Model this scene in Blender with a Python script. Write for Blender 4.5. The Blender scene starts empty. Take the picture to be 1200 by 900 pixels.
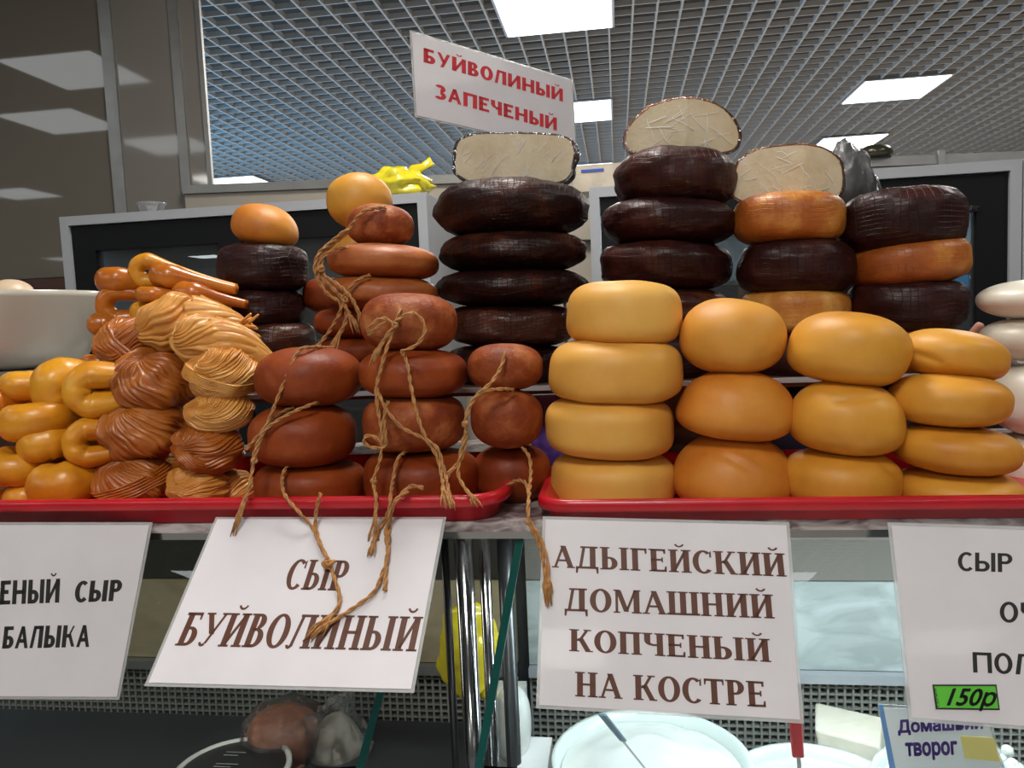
import bpy, bmesh, math, random
from math import sin, cos, pi, radians, atan, sqrt
from mathutils import Vector as V, Matrix, noise
random.seed(7)
S = bpy.context.scene
COL = S.collection
# ---------------------------------------------------------------- camera
CAM = V((0, 0, 1.42)); YAW = radians(8); PIT = atan(76/900); ROL = radians(2.5)
FW = V((-sin(YAW)*cos(PIT), cos(YAW)*cos(PIT), -sin(PIT)))
_r = V((cos(YAW), sin(YAW), 0)); _u = _r.cross(FW)
RT = _r*cos(ROL)-_u*sin(ROL); UP = _u*cos(ROL)+_r*sin(ROL)
cd = bpy.data.cameras.new('camera'); cd.sensor_width = 36; cd.lens = 27; cd.clip_start = .02; cd.clip_end = 60
co = bpy.data.objects.new('camera', cd); COL.objects.link(co)
M3 = Matrix((RT, UP, -FW)).transposed(); co.matrix_world = Matrix.Translation(CAM) @ M3.to_4x4()
S.camera = co
# ---------------------------------------------------------------- world, exposure
S.view_settings.view_transform = 'Standard'; S.view_settings.look = 'None'
S.view_settings.exposure = -0.50; S.view_settings.gamma = 1
w = bpy.data.worlds.new('hall_air'); S.world = w; w.use_nodes = True
w.node_tree.nodes['Background'].inputs[0].default_value = (.80, .90, 1, 1)
w.node_tree.nodes['Background'].inputs[1].default_value = 0.07
LAMP_W = 38      # watts of each ceiling lamp near the stall
CEIL = 3.02
def area(name, loc, size, power, col, rot=(0, 0, 0), sy=None, spread=pi):
    l = bpy.data.lights.new(name, 'AREA'); l.energy = power; l.color = col; l.size = size; l.spread = spread
    if sy: l.shape = 'RECTANGLE'; l.size_y = sy
    o = bpy.data.objects.new(name, l); COL.objects.link(o); o.location = loc; o.rotation_euler = rot
    return o
# strip lamp under the counter edge, lights the right-hand display case
area('case_strip_light', (.42, .95, 1.135), 1.05, 5.0, (.86, .97, 1), (radians(6), 0, 0), .03)
area('left_case_fill', (-.75, .95, 1.135), .9, .9, (1, .95, .85), (radians(6), 0, 0), .03)  # added fill, stands in for ambient light in the left case
# unseen blue source at the far left, added to tint the ceiling slats
area('blue_tint_light', (-4.75, 5.0, 1.95), 3.6, 220, (.16, .55, 1), (0, radians(-100), 0), 1.6)
# ---------------------------------------------------------------- pixel helpers (measurements -> metres)
def ray(x, y): return FW + RT*((x-600)/900) + UP*((450-y)/900)
def PY(x, y, Y):
    d = ray(x, y); return CAM + d*(Y/d.y)
def PZ(x, y, z):
    d = ray(x, y); return CAM + d*((z-CAM.z)/d.z)
def PN(x, y, p0, n):
    d = ray(x, y); return CAM + d*((p0-CAM).dot(n)/d.dot(n))
def dep(p): return (p-CAM).dot(FW)
# ---------------------------------------------------------------- object helpers
def obj(name, vs, fs, mat, parent=None, smooth=False, loc=None):
    """one mesh; vs in world coordinates; origin at loc (or base centre)"""
    me = bpy.data.meshes.new(name)
    if parent is not None: base = V(parent['_o'])
    elif loc is not None: base = V(loc)
    else:
        xs = [v[0] for v in vs]; ys = [v[1] for v in vs]; zs = [v[2] for v in vs]
        base = V(((min(xs)+max(xs))/2, (min(ys)+max(ys))/2, min(zs)))
    me.from_pydata([(v[0]-base.x, v[1]-base.y, v[2]-base.z) for v in vs], [], fs)
    if smooth: me.polygons.foreach_set('use_smooth', [True]*len(me.polygons))
    me.materials.append(mat)
    o = bpy.data.objects.new(name, me); COL.objects.link(o)
    o['_o'] = tuple(base)
    if parent is None: o.location = base
    else: o.parent = parent
    return o
def empty(name, loc):
    o = bpy.data.objects.new(name, None); COL.objects.link(o); o.location = loc; o['_o'] = tuple(loc); o.empty_display_size = .02
    return o
def tag(o, label, cat, group=None):
    o['label'] = label; o['category'] = cat
    if group: o['group'] = group
    return o
def struct(o): o['kind'] = 'structure'; return o
class MB:
    def __init__(s): s.v = []; s.f = []
    def add(s, vs, fs):
        n = len(s.v); s.v += [tuple(v) for v in vs]; s.f += [tuple(i+n for i in f) for f in fs]; return s
    def box(s, a, b):
        x0, y0, z0 = a; x1, y1, z1 = b
        return s.add([(x0,y0,z0),(x1,y0,z0),(x1,y1,z0),(x0,y1,z0),(x0,y0,z1),(x1,y0,z1),(x1,y1,z1),(x0,y1,z1)],
                     [(0,3,2,1),(4,5,6,7),(0,1,5,4),(1,2,6,5),(2,3,7,6),(3,0,4,7)])
    def prism(s, c, d):   # polygon c extruded by d
        n = len(c); vs = list(c)+[p+d for p in c]
        return s.add(vs, [tuple(range(n))[::-1], tuple(range(n, 2*n))]+[(i, (i+1) % n, n+(i+1) % n, n+i) for i in range(n)])
    def tube(s, pts, rads, seg=8, N=None, flat=1.0, tw=None):
        n = len(pts); T = [(pts[min(i+1, n-1)]-pts[max(i-1, 0)]).normalized() for i in range(n)]
        nr = N.copy() if N else (T[0].cross(V((0, 0, 1))) if abs(T[0].z) < .9 else T[0].cross(V((1, 0, 0))))
        vs = []
        for i in range(n):
            nr = (nr - T[i]*nr.dot(T[i])); nr = nr.normalized() if nr.length > 1e-6 else T[i].orthogonal().normalized()
            sd = nr.cross(T[i]); r = rads[i] if hasattr(rads, '__len__') else rads
            for k in range(seg):
                a = 2*pi*k/seg; vs.append(pts[i]+sd*(r*cos(a))+nr*(r*flat*sin(a)))
        fs = [(i*seg+k, i*seg+(k+1) % seg, (i+1)*seg+(k+1) % seg, (i+1)*seg+k) for i in range(n-1) for k in range(seg)]
        fs += [tuple(range(seg))[::-1], tuple(range((n-1)*seg, n*seg))]
        return s.add(vs, fs)
    def lathe(s, c, prof, seg=32):  # prof [(r,z)]
        vs = []; c = V(c)
        for r, z in prof:
            for k in range(seg): a = 2*pi*k/seg; vs.append(c+V((r*cos(a), r*sin(a), z)))
        m = len(prof)
        fs = [(i*seg+k, i*seg+(k+1) % seg, (i+1)*seg+(k+1) % seg, (i+1)*seg+k) for i in range(m-1) for k in range(seg)]
        fs += [tuple(range(seg))[::-1], tuple(range((m-1)*seg, m*seg))]
        return s.add(vs, fs)
    def obj(s, name, mat, parent=None, smooth=False, loc=None): return obj(name, s.v, s.f, mat, parent, smooth, loc)
def catmull(P, k=8):
    out = []; n = len(P)
    for i in range(n-1):
        p0, p1, p2, p3 = P[max(i-1, 0)], P[i], P[i+1], P[min(i+2, n-1)]
        for j in range(k):
            t = j/k; out.append(.5*((2*p1)+(p2-p0)*t+(2*p0-5*p1+4*p2-p3)*t*t+(3*p1-p0-3*p2+p3)*t**3))
    return out+[P[-1]]
def box(name, a, b, mat, parent=None): return MB().box(a, b).obj(name, mat, parent)
# ---------------------------------------------------------------- materials
def nm(name):
    m = bpy.data.materials.new(name); m.use_nodes = True; t = m.node_tree; return m, t, t.nodes['Principled BSDF']
def plain(name, c, rough=.5, metal=0, coat=0, spec=.5, emit=None, es=0, noise_amt=0, nscale=30, bump=0, bscale=200):
    m, t, b = nm(name); b.inputs['Base Color'].default_value = (*c, 1); b.inputs['Roughness'].default_value = rough
    b.inputs['Metallic'].default_value = metal; b.inputs['Coat Weight'].default_value = coat; b.inputs['Specular IOR Level'].default_value = spec
    if emit: b.inputs['Emission Color'].default_value = (*emit, 1); b.inputs['Emission Strength'].default_value = es
    tc = t.nodes.new('ShaderNodeTexCoord')
    if noise_amt:
        n = t.nodes.new('ShaderNodeTexNoise'); n.inputs['Scale'].default_value = nscale; n.inputs['Detail'].default_value = 6
        t.links.new(tc.outputs['Object'], n.inputs['Vector'])
        r = t.nodes.new('ShaderNodeValToRGB'); r.color_ramp.elements[0].position = .3; r.color_ramp.elements[1].position = .7
        r.color_ramp.elements[0].color = (*[x*(1-noise_amt) for x in c], 1); r.color_ramp.elements[1].color = (*[min(1, x*(1+noise_amt)) for x in c], 1)
        t.links.new(n.outputs[0], r.inputs[0]); t.links.new(r.outputs[0], b.inputs['Base Color'])
    if bump:
        n = t.nodes.new('ShaderNodeTexNoise'); n.inputs['Scale'].default_value = bscale; t.links.new(tc.outputs['Object'], n.inputs['Vector'])
        q = t.nodes.new('ShaderNodeBump'); q.inputs['Strength'].default_value = bump; q.inputs['Distance'].default_value = .002
        t.links.new(n.outputs[0], q.inputs['Height']); t.links.new(q.outputs[0], b.inputs['Normal'])
    return m
def cheese_mat(name, cols, rough=.35, coat=.1, sss=.0, nscale=14, bump=.15, bscale=90, net=0, netscale=150, edge=None, spec=.5):
    """cols: 3 colours mixed by noise; edge: rind colour toward the rim side (low z of own frame is not used)"""
    m, t, b = nm(name); L = t.links.new
    tc = t.nodes.new('ShaderNodeTexCoord'); n = t.nodes.new('ShaderNodeTexNoise'); n.inputs['Scale'].default_value = nscale
    n.inputs['Detail'].default_value = 5; n.inputs['Roughness'].default_value = .6; L(tc.outputs['Object'], n.inputs['Vector'])
    oi = t.nodes.new('ShaderNodeObjectInfo'); va = t.nodes.new('ShaderNodeVectorMath'); va.operation = 'ADD'
    cb = t.nodes.new('ShaderNodeVectorMath'); cb.operation = 'SCALE'; cb.inputs[3].default_value = 20
    L(oi.outputs['Location'], cb.inputs[0]); L(tc.outputs['Object'], va.inputs[0]); L(cb.outputs[0], va.inputs[1]); L(va.outputs[0], n.inputs['Vector'])
    r = t.nodes.new('ShaderNodeValToRGB'); e = r.color_ramp.elements
    e[0].position = .3; e[0].color = (*cols[0], 1); e[1].position = .72; e[1].color = (*cols[2], 1)
    x = e.new(.5); x.color = (*cols[1], 1)
    L(n.outputs[0], r.inputs[0]); last = r.outputs[0]
    b.inputs['Roughness'].default_value = rough; b.inputs['Coat Weight'].default_value = coat; b.inputs['Coat Roughness'].default_value = .3
    b.inputs['Specular IOR Level'].default_value = spec
    b.inputs['Subsurface Weight'].default_value = sss; b.inputs['Subsurface Radius'].default_value = (.012, .005, .002); b.inputs['Subsurface Scale'].default_value = 1
    L(last, b.inputs['Base Color'])
    n2 = t.nodes.new('ShaderNodeTexNoise'); n2.inputs['Scale'].default_value = bscale; n2.inputs['Detail'].default_value = 4; L(va.outputs[0], n2.inputs['Vector'])
    q = t.nodes.new('ShaderNodeBump'); q.inputs['Strength'].default_value = bump; q.inputs['Distance'].default_value = .003
    h = n2.outputs[0]
    if net:
        w1 = t.nodes.new('ShaderNodeTexBrick'); w1.offset = 0; w1.inputs['Scale'].default_value = netscale; w1.inputs['Mortar Size'].default_value = .06
        w1.inputs['Brick Width'].default_value = 1; w1.inputs['Row Height'].default_value = .7; w1.inputs['Mortar Smooth'].default_value = 1
        cx = t.nodes.new('ShaderNodeVectorMath'); cx.operation = 'ADD'; sx = t.nodes.new('ShaderNodeSeparateXYZ'); c2 = t.nodes.new('ShaderNodeCombineXYZ')
        dz = t.nodes.new('ShaderNodeTexNoise'); dz.inputs['Scale'].default_value = 9; L(va.outputs[0], dz.inputs['Vector'])
        sc = t.nodes.new('ShaderNodeVectorMath'); sc.operation = 'SCALE'; sc.inputs[3].default_value = .03; L(dz.outputs['Color'], sc.inputs[0])
        L(tc.outputs['Object'], cx.inputs[0]); L(sc.outputs[0], cx.inputs[1]); L(cx.outputs[0], sx.inputs[0])
        L(sx.outputs[0], c2.inputs[0]); L(sx.outputs[2], c2.inputs[1]); L(c2.outputs[0], w1.inputs['Vector'])
        ma = t.nodes.new('ShaderNodeMath'); ma.operation = 'MULTIPLY_ADD'; ma.inputs[1].default_value = -net; L(w1.outputs['Fac'], ma.inputs[0]); L(h, ma.inputs[2]); h = ma.outputs[0]
    L(h, q.inputs['Height']); L(q.outputs[0], b.inputs['Normal'])
    return m
def glass_mat(name, tint=(.85, .95, .93), ref=.10, rough=.02, wr=0, milky=0):
    m = bpy.data.materials.new(name); m.use_nodes = True; t = m.node_tree; t.nodes.clear(); L = t.links.new
    o = t.nodes.new('ShaderNodeOutputMaterial'); tr = t.nodes.new('ShaderNodeBsdfTransparent'); tr.inputs[0].default_value = (*tint, 1)
    g = t.nodes.new('ShaderNodeBsdfGlossy'); g.inputs['Roughness'].default_value = rough
    lw = t.nodes.new('ShaderNodeFresnel'); lw.inputs[0].default_value = 1.45
    a = t.nodes.new('ShaderNodeMath'); a.operation = 'ADD'; a.inputs[1].default_value = ref-.04; L(lw.outputs[0], a.inputs[0])
    mx = t.nodes.new('ShaderNodeMixShader'); L(a.outputs[0], mx.inputs[0]); L(tr.outputs[0], mx.inputs[1]); L(g.outputs[0], mx.inputs[2])
    last = mx.outputs[0]
    if milky:
        d = t.nodes.new('ShaderNodeBsdfDiffuse'); d.inputs[0].default_value = (.85, .85, .85, 1); m2 = t.nodes.new('ShaderNodeMixShader'); m2.inputs[0].default_value = milky
        L(last, m2.inputs[1]); L(d.outputs[0], m2.inputs[2]); last = m2.outputs[0]
    if wr:
        tc = t.nodes.new('ShaderNodeTexCoord'); n = t.nodes.new('ShaderNodeTexNoise'); n.inputs['Scale'].default_value = 45; n.inputs['Distortion'].default_value = 1.5; n.inputs['Detail'].default_value = 3
        q = t.nodes.new('ShaderNodeBump'); q.inputs['Strength'].default_value = wr; q.inputs['Distance'].default_value = .01
        mp = t.nodes.new('ShaderNodeMapping'); mp.inputs['Scale'].default_value = (1, 1, .45); mp.inputs['Rotation'].default_value = (0, .5, 0)
        L(tc.outputs['Object'], mp.inputs[0]); L(mp.outputs[0], n.inputs['Vector']); L(n.outputs[0], q.inputs['Height']); L(q.outputs[0], g.inputs['Normal'])
    L(last, o.inputs[0]); return m
def emis(name, c, s):
    m, t, b = nm(name); b.inputs['Base Color'].default_value = (0, 0, 0, 1); b.inputs['Emission Color'].default_value = (*c, 1); b.inputs['Emission Strength'].default_value = s; return m
YEL = cheese_mat('yellow_smoked_rind', [(.52, .18, .018), (.66, .29, .036), (.72, .36, .06)], .52, 0, .04, 6, .10, 60)
YEL2 = cheese_mat('pale_yellow_rind', [(.60, .25, .034), (.70, .35, .060), (.76, .43, .09)], .52, 0, .04, 6, .10, 60)
ORG = cheese_mat('orange_smoked_rind', [(.46, .125, .010), (.60, .215, .022), (.70, .30, .04)], .5, 0, .04, 9, .14, 60)
GOLD = cheese_mat('golden_smoked_rind', [(.54, .20, .016), (.66, .30, .030), (.74, .38, .05)], .48, 0, .04, 8, .10, 60)
BRN = cheese_mat('red_brown_smoked_rind', [(.13, .017, .003), (.23, .038, .006), (.34, .070, .013)], .5, .03, .0, 12, .3, 110, spec=.28)
BRN2 = cheese_mat('rough_brown_rind', [(.17, .028, .007), (.27, .055, .012), (.48, .17, .06)], .55, .0, .0, 26, .55, 150, spec=.28)
TAN = cheese_mat('tan_brown_rind', [(.24, .055, .012), (.38, .10, .020), (.50, .17, .045)], .48, .03, .0, 14, .3, 110)
DRK = cheese_mat('dark_baked_rind', [(.010, .002, .0015), (.020, .004, .003), (.10, .022, .008)], .42, .05, 0, 10, 1.0, 60, net=.35, netscale=130, spec=.30)
DRK2 = cheese_mat('dark_wrinkled_rind', [(.014, .003, .003), (.026, .005, .005), (.075, .017, .009)], .42, .03, 0, 8, 1.0, 34, net=.15, netscale=100, spec=.30)
DRK3 = cheese_mat('dark_brown_baked_rind', [(.030, .007, .005), (.060, .014, .007), (.17, .045, .015)], .42, .12, 0, 9, .8, 70, net=.5, netscale=130)
BAK = cheese_mat('orange_baked_rind', [(.22, .045, .005), (.42, .115, .014), (.80, .42, .07)], .42, .05, .0, 9, .5, 60, net=.25, netscale=110)
BAK2 = cheese_mat('pale_baked_rind', [(.38, .11, .014), (.56, .22, .035), (.76, .46, .13)], .46, .03, .0, 18, .5, 60, net=.25, netscale=110)
CUT = cheese_mat('cream_cut_cheese', [(.62, .50, .32), (.72, .61, .42), (.78, .68, .50)], .5, .05, .05, 20, .3, 160)
WHT = cheese_mat('white_cheese', [(.72, .66, .54), (.80, .75, .64), (.85, .80, .70)], .35, .35, .08, 14, .4, 50)
SKB = cheese_mat('brown_string_cheese', [(.28, .066, .008), (.40, .115, .015), (.54, .19, .03)], .34, .2, .0, 18, .2, 160)
SKL = cheese_mat('light_string_cheese', [(.54, .20, .03), (.66, .30, .06), (.76, .42, .12)], .38, .12, .03, 18, .2, 160)
LPY = cheese_mat('golden_cord_cheese', [(.56, .19, .006), (.72, .31, .014), (.80, .40, .03)], .34, .18, .03, 14, .1, 60)
LPB = cheese_mat('brown_cord_cheese', [(.36, .080, .006), (.52, .15, .010), (.64, .24, .022)], .26, .35, .05, 14, .1, 60)
JUTE = plain('jute', (.44, .21, .07), .85, noise_amt=.35, nscale=160, bump=.5, bscale=900)
RED = plain('red_plastic', (.50, .008, .018), .32, coat=.2, noise_amt=.12, nscale=20)
WPL = plain('white_plastic', (.72, .72, .70), .35)
CRM = plain('cream_plastic', (.52, .49, .42), .3, coat=.2)
PAPER = plain('white_paper', (.70, .675, .71), .45, coat=.08, noise_amt=.04, nscale=14)
PAPERW = plain('bright_paper', (.88, .88, .90), .4)
LAM = glass_mat('clear_laminate', (.96, .98, .98), .05, .2, wr=.15, milky=.32)
INKB = plain('brown_ink', (.10, .030, .014), .5); INKK = plain('black_ink', (.012, .012, .012), .5)
INKR = plain('red_ink', (.60, .012, .025), .5); INKP = plain('purple_ink', (.20, .10, .48), .5)
GRN = plain('green_sticker', (.10, .52, .035), .5); YST = plain('yellow_sticker', (.86, .68, .22), .5)
CHR = plain('chrome', (.40, .41, .42), .14, 1); ALU = plain('aluminium', (.36, .36, .35), .42, .7, noise_amt=.1, nscale=12)
WFR = plain('white_frame', (.42, .44, .48), .45, noise_amt=.04, nscale=5)
BLK = plain('black_gasket', (.006, .007, .008), .5, spec=.2); DGR = plain('dark_grey_liner', (.045, .05, .055), .5)
LIN = plain('cooler_liner', (.16, .18, .19), .5)
MSH = plain('grille_plastic', (.26, .26, .24), .45); MSK = plain('grille_backing', (.012, .012, .012), .7)
GLS = glass_mat('clear_glass', (.96, .99, .985), .045, .01); GLD = glass_mat('door_glass', (.60, .66, .68), .16, .01, milky=.03)
GED = plain('green_glass_edge', (.01, .085, .075), .1, coat=1)
FILM = glass_mat('cling_film', (.99, .99, .99), .24, .13, wr=1.0); GLINT = plain('film_fold_glint', (.95, .95, .93), .15, coat=1); FILM2 = glass_mat('loose_film', (.98, .98, .97), .05, .2, wr=.8)  # fold strands are opaque white, standing in for highlights on the film
FILMB = glass_mat('plastic_bag_film', (.96, .96, .96), .045, .25, wr=1.0, milky=.05)
YBAG = plain('yellow_bag', (.80, .68, .03), .25, coat=.4)
SKIN = cheese_mat('skin', [(.42, .17, .11), (.50, .22, .15), (.56, .27, .20)], .5, 0, .1, 30, .2, 200)
WAL = plain('beige_glossy_panel', (.19, .175, .145), .03, spec=.55, noise_amt=.04, nscale=2)
WAL2 = plain('grey_beige_panel', (.25, .235, .21), .05, spec=.5, noise_amt=.04, nscale=2)
BEI = plain('beige_wall', (.46, .41, .34), .6, noise_amt=.05, nscale=3)
BRW = plain('brown_wall', (.075, .034, .024), .5, noise_amt=.3, nscale=6)
FLR = plain('floor_tile', (.62, .58, .53), .3, noise_amt=.1, nscale=3)
SLAT = plain('grille_slat', (.52, .49, .47), .5); VOID = plain('void_above_grille', (.06, .056, .052), .9)
LAMP = emis('lamp_diffuser', (.93, .97, 1), 5.0); WINM = emis('blue_tint_pane', (.35, .66, 1), 1.2)
BLUE = emis('blue_reflection', (.05, .32, .60), 1.0)  # glow that stands in for a blue reflection
def marble(name, c0, c1, sc):
    m, t, b = nm(name); L = t.links.new; tc = t.nodes.new('ShaderNodeTexCoord'); n = t.nodes.new('ShaderNodeTexNoise'); n.inputs['Scale'].default_value = sc
    n.inputs['Detail'].default_value = 8; n.inputs['Distortion'].default_value = 1.2; r = t.nodes.new('ShaderNodeValToRGB')
    mp = t.nodes.new('ShaderNodeMapping'); mp.inputs['Scale'].default_value = (1, 1, 2.6); L(tc.outputs['Object'], mp.inputs[0])
    r.color_ramp.elements[0].position = .36; r.color_ramp.elements[0].color = (*c0, 1); r.color_ramp.elements[1].position = .6; r.color_ramp.elements[1].color = (*c1, 1)
    L(mp.outputs[0], n.inputs['Vector']); L(n.outputs[0], r.inputs[0]); L(r.outputs[0], b.inputs['Base Color']); b.inputs['Roughness'].default_value = .2; return m
MRB = marble('marble_edge', (.16, .10, .11), (.52, .47, .46), 22); MRL = marble('marble_panel', (.42, .47, .47), (.60, .66, .67), 9)
OLV = marble('marble_panel_warm_light', (.36, .31, .19), (.42, .36, .23), 9)  # same marble as the right case, left case's lighting put into the colour
WOOD = plain('brown_shelf', (.13, .06, .035), .45, noise_amt=.3, nscale=30)
LID = plain('black_lid', (.015, .016, .018), .3)
PUR = plain('purple_pack', (.16, .08, .42), .35, noise_amt=.5, nscale=80); NAVY = plain('navy_crate', (.012, .02, .06), .5)
MILK = plain('milky_curd', (.80, .82, .80), .25, coat=.3, noise_amt=.06, nscale=18, bump=.4, bscale=40)
BOWLM = plain('pale_bowl', (.74, .82, .80), .3, coat=.2)
RHAN = plain('red_handle', (.62, .03, .04), .35); BHAN = plain('grey_blue_handle', (.18, .26, .33), .35)
# ---------------------------------------------------------------- setting
struct(box('floor', (-14, -14, -.05), (8, 12.2, 0), FLR)); 
ceil = struct(box('ceiling', (-14, -14, CEIL+.35), (8, 12.2, CEIL+.42), VOID))
struct(box('wall_back', (-8, 12.2, 0), (8, 12.3, CEIL+.35), BEI))
wl = struct(box('wall_left', (-5.0, 2.9, 0), (-4.9, 12.2, CEIL+.35), BEI)); struct(box('wall_right', (8, -8, 0), (8.1, 12.2, CEIL+.35), BEI))
win = struct(MB().box((-4.9, 3.2, 1.0), (-4.87, 6.9, 2.9)).obj('assumed_window', WINM))  # unseen glowing pane, added as a source for the blue tint
CELL = .128
lo = MB().box((-.003, -8.8/2+7.4, CEIL), (.003, 12.0, CEIL+.04)); lo_o = None
k = 0
x = -4.86
while x < 6.2:
    if lo_o is None:
        me = bpy.data.meshes.new('ceiling_slat'); b0 = MB().box((-.0055, 2.75, 0), (.0055, 12.1, .030)); me.from_pydata(b0.v, [], b0.f); me.materials.append(SLAT)
        me2 = bpy.data.meshes.new('cross_slat'); b0 = MB().box((-4.9, -.0045, 0), (6.2, .0045, .028)); me2.from_pydata(b0.v, [], b0.f); me2.materials.append(SLAT); lo_o = 1
    o = bpy.data.objects.new('ceiling_slat', me); COL.objects.link(o); o.parent = ceil; o.location = V((x, 0, CEIL))-V(ceil['_o']); x += CELL; k += 1
y = 2.8
while y < 12.0:
    o = bpy.data.objects.new('cross_slat', me2); COL.objects.link(o); o.parent = ceil; o.location = V((0, y, CEIL+.001))-V(ceil['_o']); y += CELL
mb = MB()
for i in range(116):
    mb.box((-14+i*.172, -13.9, CEIL), (-13.994+i*.172, 2.7, CEIL+.035))
for i in range(96): mb.box((-14, -13.9+i*.172, CEIL), (6, -13.894+i*.172, CEIL+.03))
o = mb.obj('ceiling_grille', SLAT, ceil); o['kind'] = 'stuff'
# ceiling lamps
def clamp_lamp(cx, cy, label, light=True, power=LAMP_W):
    r = empty('ceiling_lamp', (cx, cy, CEIL)); 
    MB().box((cx-.305, cy-.305, CEIL-.012), (cx+.305, cy+.305, CEIL-.002)).obj('lamp_frame', WFR, r)
    MB().box((cx-.29, cy-.29, CEIL-.016), (cx+.29, cy+.29, CEIL-.012)).obj('diffuser', LAMP, r)
    if light:
        a = area('lamp_light', (cx, cy, CEIL-.03), .56, power, (1, .955, .88))
    tag(r, label, 'ceiling lamp', 'square panel lamps in the grille ceiling'); return r
G = clamp_lamp
G(-.27, 4.16, 'square white ceiling lamp cut by the top edge of the photo, above the red-lettered sign', True)
G(-.29, 6.2, 'square white ceiling lamp directly right of the red-lettered sign', True, 75)
G(-.29, 8.6, 'narrow-looking far ceiling lamp below the one right of the red-lettered sign', False)
G(2.11, 6.28, 'bright ceiling lamp alone in the grille at upper right', True, 75)
G(2.3, 8.15, 'far ceiling lamp just above the rail, behind the cut cheese at right', True, 75)
G(-3.98, 7.95, 'far ceiling lamp in the bluish left part of the grille, above the left cooler', True, 75)
G(2.05, 3.62, 'ceiling lamp barely showing at the top right edge of the photo')
i = 0
for (cx, cy) in [(-.27, 1.5), (-.27, -.6), (2.1, 1.0), (-3.15, 1.15), (2.1, -1.6), (-2.6, -1.9), (-.27, -3.2), (-2.6, -4.6), (2.1, -4.6), (-4, -2.2)]:
    G(cx, cy, 'ceiling lamp over the shoppers, seen only as a reflection in panels and glass', cx != -3.15, LAMP_W if cx == -.27 else LAMP_W*.45)
for (cx, cy) in [(-4.0, .2), (-3.7, -.7), (-6.4, -2.2), (-10.9, -8.7), (-8.5, -10.9), (-6.4, .2), (-6.1, -8.7), (-8.6, -6.5), (-3.7, -8.7), (2.1, -8.7), (-.3, -8.7), (-3.7, -11.5), (-.3, -11.5)]:
    G(cx, cy, 'ceiling lamp over the shoppers, seen only as a reflection in panels and glass', False)
# partition wall with glossy panels and a long window opening at Y 2.7
YW = 2.7
part = struct(box('wall_front', (-7, YW+.06, 0), (7, YW+.10, 1.84), BEI))
def wx(px, py): return PY(px, py, YW).x
x0 = wx(115, 100); x1 = wx(197, 100); x2 = wx(229, 100)
pn = struct(box('wall_side', (-7, YW+.05, 1.66), (x0, YW+.06, CEIL), WAL))
MB().box((x0, YW+.045, 1.84), (x1, YW+.055, CEIL)).obj('panel', WAL2, pn)
MB().box((x1, YW+.045, 1.84), (x2, YW+.055, CEIL)).obj('panel', WAL2, pn)
MB().box((-7, YW+.03, 0), (x0, YW+.055, 1.655)).obj('lower_panel', BRW, pn)
n = 0
for (a, b_) in ((x0, x0+.048), (x1, x1+.036), (x2, x2+.018)):
    n += 1; struct(box('trim_%d' % n, (a, YW+.035, 1.0 if n == 1 else 1.95), (b_, YW+.05, CEIL), ALU))
zr = lambda x_: 1.945-.0285*(x_+1.5)     # the rail sits a little askew
def railbox(xa, xb, ya, yb, d0, d1):
    return MB().prism([V((xa, ya, zr(xa)+d0)), V((xb, ya, zr(xb)+d0)), V((xb, ya, zr(xb)+d1)), V((xa, ya, zr(xa)+d1))], V((0, yb-ya, 0)))
struct(railbox(x1+.02, 7, YW+.005, YW+.05, -.012, .018).obj('trim_4', ALU))
struct(railbox(x1+.02, 7, YW+.02, YW+.055, -.22, -.013).obj('trim_5', BEI))
for px in (1103,):
    xx = wx(px, 175); struct(box('trim_6', (xx-.010, YW-.006, 1.80), (xx+.010, YW+.004, zr(xx)+.03), ALU))
#wg = struct(MB().box((x2+.025, YW+.01, 1.935), (7, YW+.014, CEIL)).obj('window_2', glass_mat('window_glass', (.93, .95, .97), .05, .01)))
# ---------------------------------------------------------------- coolers in the back
def cooler(xa, xb, ztop, label, doors):
    Y = 2.2; r = empty('display_cooler', ((xa+xb)/2, Y+.3, 0)); fr = .028
    MB().box((xa, Y, 0), (xa+fr, Y+.42, ztop)).box((xb-fr, Y, 0), (xb, Y+.42, ztop)).box((xa+fr, Y, ztop-fr), (xb-fr, Y+.42, ztop)).box((xa+fr, Y+.40, 0), (xb-fr, Y+.42, ztop-fr)).box((xa+fr, Y, 0), (xb-fr, Y+.40, .1)).obj('white_cabinet', WFR, r)
    MB().box((xa+fr, Y+.36, .1), (xb-fr, Y+.40, ztop-fr)).obj('dark_back', LIN, r)
    for k in range(4):
        MB().box((xa+fr+.02, Y+.06, .5+k*.33), (xb-fr-.02, Y+.35, .512+k*.33)).obj('shelf', ALU, r)
    for (a, b_) in doors:
        t = .075; zt = ztop-fr-.004
        g = MB().box((a, Y+.01, .1), (a+t, Y+.045, zt)).box((b_-t, Y+.01, .1), (b_, Y+.045, zt)).box((a+t, Y+.01, zt-t), (b_-t, Y+.045, zt)).box((a+t, Y+.01, .1), (b_-t, Y+.045, .2)).obj('door', BLK, r)
        MB().box((a+t, Y+.022, .2), (b_-t, Y+.03, zt-t)).obj('glass_pane', GLD, g)
    return tag(r, label, 'cooler')
fa = cooler(-1.70, -.535, 1.795, 'white-framed display cooler with black door frames behind the left cheese piles', [(-1.67, -1.115), (-1.11, -.565)])
xr = 1.054
fb = cooler(-.068, xr, 1.777, 'white-framed display cooler behind the dark cheese stacks at right', [(-.038, .50), (.505, xr-.03)])
fc = cooler(xr+.004, xr+1.1, 1.777, 'next white cooler, only its edge visible at the right border of the photo', [(xr+.035, xr+1.07)])
# added glowing panel, stands in for a blue reflection in the cooler glass
p = PY(1142, 327, 2.45)
MB().box((p.x-.05, 2.44, p.z-.03), (p.x+.06, 2.46, p.z+.025)).obj('blue_reflection', BLUE, fb)
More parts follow.
